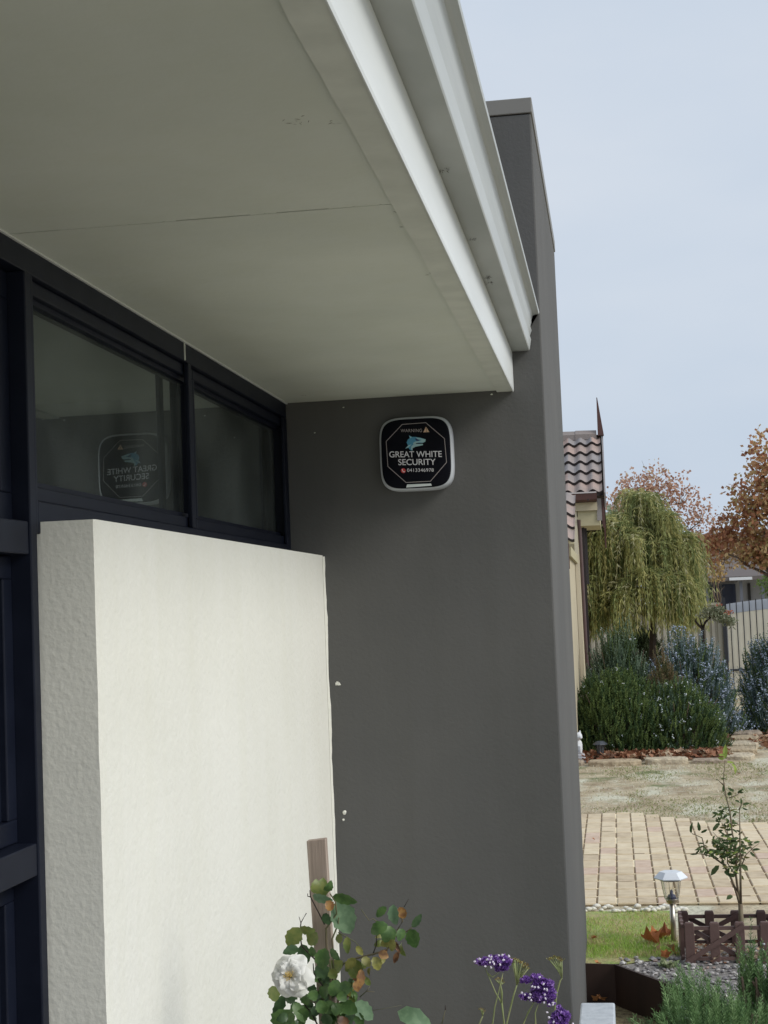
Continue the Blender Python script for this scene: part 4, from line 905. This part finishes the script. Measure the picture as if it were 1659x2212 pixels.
for a in [(640, 1375, 535, 1500, 75, 1), (905, 1370, 990, 1440, 70, 1), (800, 1740, 725, 1790, 60, 1), (890, 1500, 940, 1550, 45, 2), (300, 990, 320, 850, 40, 0), (400, 960, 380, 840, 45, 0), (415, 980, 500, 940, 35, 0), (1035, 1140, 1000, 1055, 30, 0), (1050, 1110, 1135, 1090, 30, 0), (1040, 1190, 1140, 1180, 35, 0),
          (1010, 1210, 1075, 1275, 35, 0), (380, 1235, 285, 1245, 25, 0), (560, 960, 640, 870, 50, 1), (706, 90, 716, -95, 62, 3), (700, 90, 620, 70, 40, 3), (730, 120, 820, 130, 35, 3), (790, 140, 830, 280, 45, 3), (860, 260, 900, 255, 15, 4), (630, 40, 740, 30, 40, 3), (740, 1480, 850, 1490, 55, 1), (700, 1440, 770, 1500, 50, 0),
          (740, 500, 790, 520, 55, 0), (820, 480, 740, 440, 35, 0), (860, 500, 935, 450, 30, 0), (880, 490, 940, 500, 25, 0), (830, 590, 890, 620, 30, 0), (910, 650, 900, 560, 35, 0), (920, 640, 1010, 620, 35, 0), (920, 680, 990, 700, 25, 0), (690, 490, 690, 400, 40, 0), (640, 350, 590, 340, 14, 0), (650, 320, 740, 335, 14, 0)]:
    sleaf(*a)
random.seed(78)
for (x, y, w_, h_, n_) in ((640, 780, 90, 60, 14), (740, 870, 110, 70, 18), (700, 1080, 150, 90, 42), (800, 1180, 150, 110, 42), (640, 1200, 110, 80, 24), (840, 1300, 90, 70, 20), (470, 1180, 70, 60, 12), (930, 1150, 60, 70, 10), (780, 1400, 70, 50, 12), (800, 720, 60, 50, 8), (860, 1050, 60, 80, 10)):
    for _ in range(int(n_ * 1.5)):
        a, b_ = random.gauss(x, w_ * .55), random.gauss(y, h_ * .55); an = random.uniform(-.6, 3.7); L_ = random.uniform(50, 95)
        sleaf(a, b_, a + L_ * math.cos(an), b_ + L_ * math.sin(an) * .8, random.uniform(18, 32), random.choices((0, 1, 2, 3), (5, 3, 1, .6))[0], random.gauss(0, .04))
tk.build('stem', mat('sapling_bark', (.17, .12, .08), .8, (.22, .19, .12), 30), sp, smooth=True)
cr.build('foliage', gm('sap', (.075, .12, .045), (.12, .17, .07), (.20, .19, .06), (.34, .44, .10), (.30, .12, .08), tr=.3), sp)

# ------------------------------------------------------------------ timber stake, rose, statice in the near bed
M['stakewood'] = mat('weathered_wood', (.31, .24, .195), .85, (.43, .35, .29), 30, 6, .5, 70, stretch=(2.5, 2.5, .12), bdist=.003)
tl, tr2 = at(662, 1817, 3.2), at(702.6, 1812, 3.2); bl, br = at(689, 2212, 3.2), at(727.5, 2212, 3.2)
dl_, dr_ = (bl - tl) / (tl.z - bl.z), (br - tr2) / (tr2.z - br.z)
bl = tl + dl_ * (tl.z + .2); br = tr2 + dr_ * (tr2.z + .2)
mb = MB(); o = Vector((0, .022, 0))
mb.loft([[bl, br, br + o, bl + o], [tl, tr2, tr2 + o, tl + o]]); sk = bevel(mb.build('garden_stake', M['stakewood'], base=((bl.x + br.x) / 2, 3.2, -.165)), .0015)
tag(sk, 'weathered timber garden stake standing in the rose bush', 'stake')

rose = thing('rose_bush', 'rose bush with one open white flower, glossy green and yellowing leaves', 'rose', (-.62, 3.25, -.165))
random.seed(5); tk = MB(); dk = MB(); lf = MB()
P = lambda x, y, Y=3.17: at(526.6 + x * .291, 1773 + y * .291, Y)
RC = [(.075, .15, .045), (.15, .25, .14), (.15, .20, .055), (.38, .21, .07), (.05, .095, .042), (.32, .31, .09), (.22, .11, .055)]
RC2 = [(.11, .20, .06), (.20, .31, .18), (.21, .24, .07), (.24, .12, .05), (.07, .13, .055), (.22, .22, .06), (.12, .06, .035)]
RM = [mat('rose_leaf%d' % i_, c, .42, c2, 75, transl=.22, spec=.4, lo=.44, hi=.58) for i_, (c, c2) in enumerate(zip(RC, RC2))]
g_, l_, ol, o_r, d_, y_, b_r = range(7)
LV = [(570, 570, 590, 420, 90, ol), (600, 520, 650, 440, 60, g_), (510, 555, 665, 590, 60, l_), (520, 540, 540, 430, 70, ol), (660, 560, 845, 605, 70, g_), (690, 590, 790, 840, 165, l_), (610, 595, 655, 665, 65, o_r), (590, 690, 640, 770, 60, d_), (410, 790, 325, 930, 110, ol), (410, 800, 535, 812, 60, ol), (545, 830, 480, 920, 100, ol),
      (410, 950, 288, 985, 72, d_), (430, 915, 472, 1062, 85, d_), (500, 930, 545, 1010, 55, g_), (605, 945, 590, 1110, 110, g_), (645, 950, 715, 1035, 65, g_), (735, 870, 680, 880, 60, ol), (770, 860, 772, 990, 52, ol), (835, 930, 885, 1000, 40, y_), (735, 1040, 650, 1150, 100, ol), (830, 1020, 755, 1095, 62, y_), (840, 1030, 862, 1190, 74, ol),
      (870, 1100, 850, 1260, 60, o_r), (885, 1010, 935, 1085, 60, y_), (960, 1010, 1005, 1110, 70, y_), (1000, 980, 1075, 1015, 60, o_r), (940, 1090, 930, 1150, 30, y_), (1060, 640, 985, 715, 55, g_), (1110, 620, 1132, 775, 75, l_), (1155, 640, 1195, 725, 62, o_r), (1070, 770, 945, 835, 85, g_), (1090, 780, 1045, 905, 110, g_), (1125, 870, 1015, 925, 66, y_),
      (1250, 790, 1320, 690, 50, d_), (1235, 805, 1280, 945, 105, g_), (1180, 800, 1150, 895, 60, g_), (1110, 880, 1095, 970, 60, y_), (560, 1060, 600, 1170, 95, d_), (700, 1180, 640, 1300, 95, g_), (720, 1200, 800, 1290, 85, g_), (780, 1170, 815, 1250, 50, l_), (825, 1190, 850, 1270, 52, o_r), (210, 1225, 235, 1345, 90, ol), (290, 1290, 220, 1450, 80, d_),
      (345, 1400, 290, 1590, 185, g_), (370, 1350, 455, 1500, 80, g_), (390, 1260, 320, 1325, 80, d_), (500, 1260, 535, 1340, 70, g_), (530, 1370, 530, 1455, 66, d_), (730, 1350, 845, 1425, 95, g_), (825, 1345, 958, 1478, 110, l_), (780, 1420, 790, 1520, 62, l_), (840, 1420, 885, 1520, 72, g_), (620, 1200, 600, 1330, 90, g_), (640, 1330, 615, 1440, 100, g_),
      (450, 1280, 480, 1370, 80, g_), (740, 1450, 728, 1540, 80, b_r), (560, 1330, 600, 1430, 80, g_), (690, 1350, 680, 1450, 80, g_), (600, 1430, 640, 1520, 80, d_), (300, 1300, 380, 1340, 70, d_), (480, 1200, 540, 1280, 60, d_), (1065, 960, 1040, 1000, 40, b_r), (600, 1010, 560, 1090, 70, d_), (640, 1100, 690, 1170, 70, ol), (700, 1280, 760, 1340, 70, g_), (460, 1390, 410, 1500, 80, g_), (660, 1180, 600, 1200, 60, d_),
      (330, 1440, 240, 1480, 60, d_), (600, 1120, 640, 1220, 70, d_), (790, 1090, 830, 1170, 50, ol), (880, 1030, 900, 1100, 40, ol), (860, 1180, 830, 1260, 40, b_r)]
for (a, b_, c_, d__, w_, mi) in LV:
    Y = 3.15 + random.uniform(-.03, .03); lf.leaf(P(a, b_, Y), P(c_, d__, Y + random.uniform(-.015, .01)), w_ * .291 / 3300 * 3.17 * 1.28, mi, bend=random.uniform(-.05, .2), fold=random.uniform(.1, .4), seg=8)
for (x0_, y0_, w_, h_, n_) in ((600, 1260, 70, 100, 12), (680, 1430, 110, 80, 16), (420, 1400, 90, 80, 6), (560, 1130, 60, 60, 9), (760, 1230, 60, 60, 9), (830, 1100, 60, 45, 9), (1080, 880, 60, 60, 7), (500, 1330, 60, 60, 8)):
    for _ in range(n_):
        a_, b2 = random.gauss(x0_, w_ * .6), random.gauss(y0_, h_ * .6); an = random.uniform(.2, 2.9); L_ = random.uniform(70, 120); mi = random.choice((g_, g_, d_, l_, g_)) if x0_ < 800 and y0_ != 1230 else random.choice((y_, ol, ol, g_, b_r))
        lf.leaf(P(a_, b2, 3.20), P(a_ + L_ * math.cos(an), b2 + L_ * math.sin(an), 3.19 + random.uniform(-.03, .03)), random.uniform(40, 66) * .00028 * 1.1, mi, bend=random.uniform(0, .25), fold=.35, seg=8)
lf.leaf(P(1140, 1415, 3.0), P(1400, 1540, 3.0), .042, l_, bend=.15)
for _ in range(150):          # lower body of the bush, mostly below the picture
    x, z = random.gauss(-.62, .10), random.uniform(.15, .72); y = random.gauss(3.18, .07); p = Vector((x, y, z)); d = Vector((random.gauss(0, 1), random.gauss(0, .7), random.gauss(-.3, .6))).normalized() * random.uniform(.03, .05); lf.leaf(p, p + d, .026, random.choice((g_, g_, d_, ol, l_)))
def st(mb, pts, r0, r1=None, Y=3.17):
    r1 = r1 or r0 * .6; n_ = len(pts); mb.tube([P(x, y, Y + .004 * math.sin(k_ * 2)) for k_, (x, y) in enumerate(pts)], [r0 + (r1 - r0) * k_ / max(1, n_ - 1) for k_ in range(n_)], 6)
def tw(pts, r0, r1=None):
    mb = MB(); st(mb, pts, r0, r1); mb.build('bare_twig', M['darkbark'], rose, smooth=True)
root = at(700, 2600, 3.25); root.z = -.165
for (x, y) in ((610, 1540), (700, 1540), (560, 1540), (1060, 1600)): tk.tube([root + Vector((random.uniform(-.02, .02), 0, 0)), P((x + 640) / 2, 1900, 3.2), P(x, y)], [.008, .006, .0035], 7)
st(tk, [(610, 1540), (640, 1330), (650, 1100), (615, 940), (610, 800), (690, 690), (680, 600), (640, 540)], .0036, .0015)
tw([(600, 770), (560, 690), (495, 565), (490, 515)], .0016); tw([(495, 565), (475, 560), (474, 542)], .0013)
tw([(560, 1540), (500, 1420), (470, 1390)], .002); tw([(540, 1040), (430, 930), (415, 830), (425, 755), (465, 685)], .002, .001); tw([(424, 760), (410, 712)], .001)
st(tk, [(700, 1540), (700, 1300), (670, 1100), (655, 880), (700, 770), (705, 720)], .003, .0015); st(tk, [(650, 1180), (740, 1060), (840, 1020), (960, 990), (1060, 960), (1120, 870), (1140, 810), (1180, 745), (1130, 640)], .0024, .0014)
st(tk, [(1130, 860), (1220, 815), (1250, 790)], .0016); tw([(1190, 640), (1225, 580)], .0009); st(tk, [(1000, 760), (960, 725), (930, 740), (870, 655)], .0013, .0008); st(tk, [(930, 740), (900, 700)], .0009)
st(tk, [(860, 1310), (910, 1265), (970, 1270)], .0011); st(tk, [(910, 1265), (938, 1228)], .0009); st(tk, [(700, 830), (760, 860), (830, 900), (880, 960)], .0013); tw([(955, 1000), (985, 920), (985, 850)], .0014); tw([(930, 1150), (938, 1110)], .0012)
tw([(640, 1300), (520, 1130), (515, 1060)], .0018); tw([(470, 1390), (440, 1345), (380, 1260)], .0018); st(tk, [(650, 1400), (480, 1330), (350, 1240)], .0024)
st(tk, [(1470, 1508), (1498, 1400)], .0012); tw([(1497, 1405), (1497, 1370)], .0016); st(tk, [(940, 1412), (1170, 1370)], .0005)
rs = tk.build('stem', mat('rose_stem', (.11, .13, .055), .6, (.15, .12, .07), 20), rose, smooth=True); lf.build('foliage', RM, rose, smooth=True)
# the white bloom: three whorls of cupped, ruffled petals
random.seed(9)
fc = P(350, 1150, 3.075); ax = Vector((-.08, -1, .34)).normalized(); e1 = ax.cross(Vector((0, 0, 1))).normalized(); e2 = e1.cross(ax)
def petal(mb, an, L_, W_, open_, roll, mi=0, off=0, z0=0):
    rad = e1 * math.cos(an) + e2 * math.sin(an); tan = ax.cross(rad); nu, nv = 9, 8; i0 = len(mb.v); ph = random.uniform(0, 6)
    for u in range(nu):
        t = u / (nu - 1)
        ang = open_ + roll * t * t
        r_ = L_ * (t - .12 * t * t); hgt = L_ * .55 * math.sin(t * 2.4) * (1 - open_)
        wd = W_ * (math.sin(math.pi * min(1, .12 + t * .80)) ** .6) * (.45 + .75 * t)
        for v in range(nv):
            s_ = v / (nv - 1) * 2 - 1
            cup = .35 * wd * s_ * s_ * (1 - .75 * t)
            ruf = .0035 * t * t * math.sin(s_ * 5 + ph) + .0016 * t * math.sin(s_ * 11 + ph * 2)
            edge = -abs(s_) ** 3 * L_ * .16 * t
            p = fc + rad * (.004 + r_ + edge) + tan * (s_ * wd / 2) + ax * (z0 + hgt + cup + ruf - roll * L_ * .55 * t ** 3)
            mb.v.append(tuple(p))
    for u in range(nu - 1):
        for v in range(nv - 1):
            a = i0 + u * nv + v; mb.f.append((a, a + 1, a + nv + 1, a + nv)); mb.m.append(mi)
WP_ = mat('petal', (.93, .93, .90), .55, (.91, .90, .82), 20, transl=.3, spec=.2, lo=.45, hi=.9)
WP_.node_tree.nodes['Principled BSDF'].inputs['Roughness'].default_value = .6
fl = None
for ring_, (n_, L_, W_, op, ro, z0) in enumerate(((6, .047, .046, .85, .55, -.004), (6, .040, .040, .62, .35, 0), (5, .028, .030, .35, .1, .002), (3, .018, .02, .15, 0, .003))):
    for k_ in range(n_):
        mb = MB(); petal(mb, (k_ + .5 * ring_ + random.uniform(-.18, .18)) * 2 * math.pi / n_, L_ * random.uniform(.9, 1.1), W_ * random.uniform(.95, 1.15), op + random.uniform(-.1, .1), ro + random.uniform(-.2, .3), z0=z0 + k_ * .0004)
        if fl is None:
            fl = MB(); fl.blob(fc - ax * .006, (.008, .008, .008), 0, 1, .1); fl = fl.build('flower', mat('calyx', (.10, .16, .05), .6), rose)
        pt = mb.build('petal', WP_, fl, smooth=True)
mb = MB()
for k_ in range(46):
    a = random.uniform(0, 6.28); q_ = random.uniform(.002, .011); p = fc + ax * .010 + (e1 * math.cos(a) + e2 * math.sin(a)) * q_
    mb.tube([fc + (p - fc) * .2, p + ax * .004], .0003, 4, 0); mb.blob(p + ax * random.uniform(.003, .007), .0011, 0, 0, .3)
mb.build('stamens', mat('stamen', (.72, .54, .20), .6), fl)

# statice
random.seed(14)
P = lambda x, y, Y=3.3: at(1000.6 + x * .1587, 2001.2 + y * .1587, Y)
PU = [mat('statice%d' % i_, c, .7, transl=.2, spec=.2) for i_, c in enumerate([(.24, .11, .44), (.36, .19, .58), (.54, .36, .74), (.12, .05, .25)])]
WF = mat('statice_white', (.82, .76, .88), .6); SG = mat('statice_stem', (.24, .31, .11), .65, (.32, .34, .17), 20); SB = mat('statice_bud', (.33, .22, .09), .75, (.30, .33, .12), 90)
def cluster(label, cells, whites, stems, Y):
    c0 = P(cells[0][0], cells[0][1], Y); th = thing('statice_flower', label, 'flower', (c0.x, Y, -.165), 'purple statice flower stems')
    mb = MB()
    for (x, y, w_, h_, n_) in cells:
        for _ in range(n_):
            v = Vector((random.gauss(0, 1), random.gauss(0, 1), random.gauss(0, 1))).normalized() * random.random() ** .4
            p = P(x + v.x * w_, y + v.z * h_, Y + v.y * w_ * .00012); mi = random.choices(range(4), (3, 4, 2.2, 1.6))[0]
            a = Vector((v.x * .6, v.y * .6 - .5, .9)).normalized(); s0 = a.orthogonal().normalized(); s1 = a.cross(s0)
            for k_ in range(5):          # papery funnel of five petals
                an = k_ * 1.257 + random.random() * .4; o = (s0 * math.cos(an) + s1 * math.sin(an)); mb.kite(p, a * .8 + o * .8, random.uniform(.0045, .0075), .0042, mi)
    mb.build('petals', PU, th)
    mb = MB()
    for (x, y) in whites:
        p = P(x, y, Y - .03); 
        for k_ in range(4): mb.blob(p + Vector((random.gauss(0, .0006), 0, random.gauss(0, .0006))), .0019, 0, 0, .3)
    mb.build('white_florets', WF, th)
    mb = MB()
    for s_ in stems:
        n_ = len(s_); mb.tube([P(x, y, Y) for x, y in s_], [.0022 - .0013 * k_ / (n_ - 1) for k_ in range(n_)], 6)
    mb.build('stem', SG, th, smooth=True); return th
def down(x, Y):
    return (x, 1327 + 3600)
cluster('flat topped purple statice head, leftmost, with white dots on top', [(300, 490, 130, 50, 150), (430, 480, 150, 70, 230), (540, 470, 110, 70, 170), (520, 570, 80, 55, 110), (600, 520, 40, 40, 40)],
        [(160, 478), (225, 450), (320, 450), (352, 410), (388, 410), (375, 447), (402, 480), (367, 490), (420, 508), (297, 545), (376, 556), (486, 393), (531, 390), (617, 408), (550, 458), (497, 522)],
        [[(560, 4900), (560, 1327), (520, 1040), (440, 900), (330, 640), (300, 560)], [(400, 4900), (400, 1327), (430, 1100), (490, 860), (540, 640)], [(330, 640), (400, 690), (480, 630)], [(520, 1040), (530, 900), (505, 770)]], 3.30)
cluster('largest purple statice head, in the middle of the group', [(1000, 720, 90, 60, 110), (850, 740, 70, 45, 60), (1080, 830, 150, 110, 300), (1020, 960, 130, 90, 220), (1160, 930, 100, 110, 160), (850, 970, 80, 45, 70), (1160, 780, 60, 50, 60), (1190, 1060, 45, 40, 30)],
        [(1037, 690), (1095, 780), (935, 820), (975, 828), (1018, 828), (1105, 855), (1140, 862), (1108, 932), (1120, 980), (798, 905), (838, 930), (918, 930), (899, 972), (1098, 1042), (1170, 1065), (1220, 1040), (925, 1005)],
        [[(820, 4900), (820, 1327), (880, 1180), (950, 1060), (1000, 960)], [(990, 4900), (985, 1327), (980, 1180), (1020, 1060)]], 3.24)
cluster('lowest purple statice head, cut by the bottom of the picture', [(1330, 1240, 110, 90, 170), (1400, 1230, 50, 60, 70), (1290, 1320, 120, 70, 130), (1310, 1130, 30, 40, 30)],
        [(1141, 1172), (1163, 1243), (1230, 1300), (1222, 1068), (1495, 1325)], [[(1300, 4900), (1300, 1400), (1320, 1260)]], 3.20)
def budfan(label, ribs, base, stem, Y, brown):
    c0 = P(*base, Y); th = thing('statice_bud', label, 'flower bud', (c0.x, Y, -.165), 'unopened statice bud fans')
    mb = MB(); b_ = MB()
    n_ = len(stem); mb.tube([P(x, y, Y) for x, y in stem], [.0022 - .0006 * k_ / (n_ - 1) for k_ in range(n_)], 6)
    for (x, y) in ribs:
        mx_, my_ = (x * .35 + base[0] * .65), (y * .45 + base[1] * .55); mb.tube([P(*base, Y), P(mx_, my_, Y), P(x, y, Y + random.uniform(-.01, .01))], [.0012, .0016, .0015], 5)
        for _ in range(brown): p = P(x + random.gauss(0, 14), y + random.gauss(-6, 9), Y + random.gauss(0, .004)); b_.kite(p, Vector((random.gauss(0, .8), -.3, .8)), .0035, .0026)
    mb.build('stem', SG, th, smooth=True); b_.build('bud', SB, th)
budfan('wide green statice bud fan with tan tips behind the leftmost purple head', [(660, 460), (700, 455), (735, 470), (770, 490), (800, 500), (835, 520), (865, 545), (880, 580), (690, 500), (820, 560)], (730, 800), [(580, 4900), (590, 1327), (680, 960), (730, 800)], 3.34, 26)
budfan('narrow green statice bud fan with reddish top, rightmost', [(1175, 455), (1210, 445), (1240, 430), (1280, 435), (1310, 450), (1340, 475)], (1345, 700), [(1240, 4900), (1240, 1180), (1275, 900), (1320, 740), (1345, 700)], 3.30, 30)
budfan('tiny yellow green statice bud below the leftmost purple head', [(450, 735), (485, 725), (520, 735), (550, 765)], (510, 800), [(530, 4900), (555, 1327), (525, 1000), (510, 800)], 3.32, 10)
budfan('small brown tipped statice bud at the bottom left of the group', [(240, 1135), (265, 1140), (280, 1160)], (265, 1220), [(180, 4900), (220, 1327), (265, 1220)], 3.3, 10)

for o in bpy.data.objects:
    if '_b' in o.keys(): del o['_b']
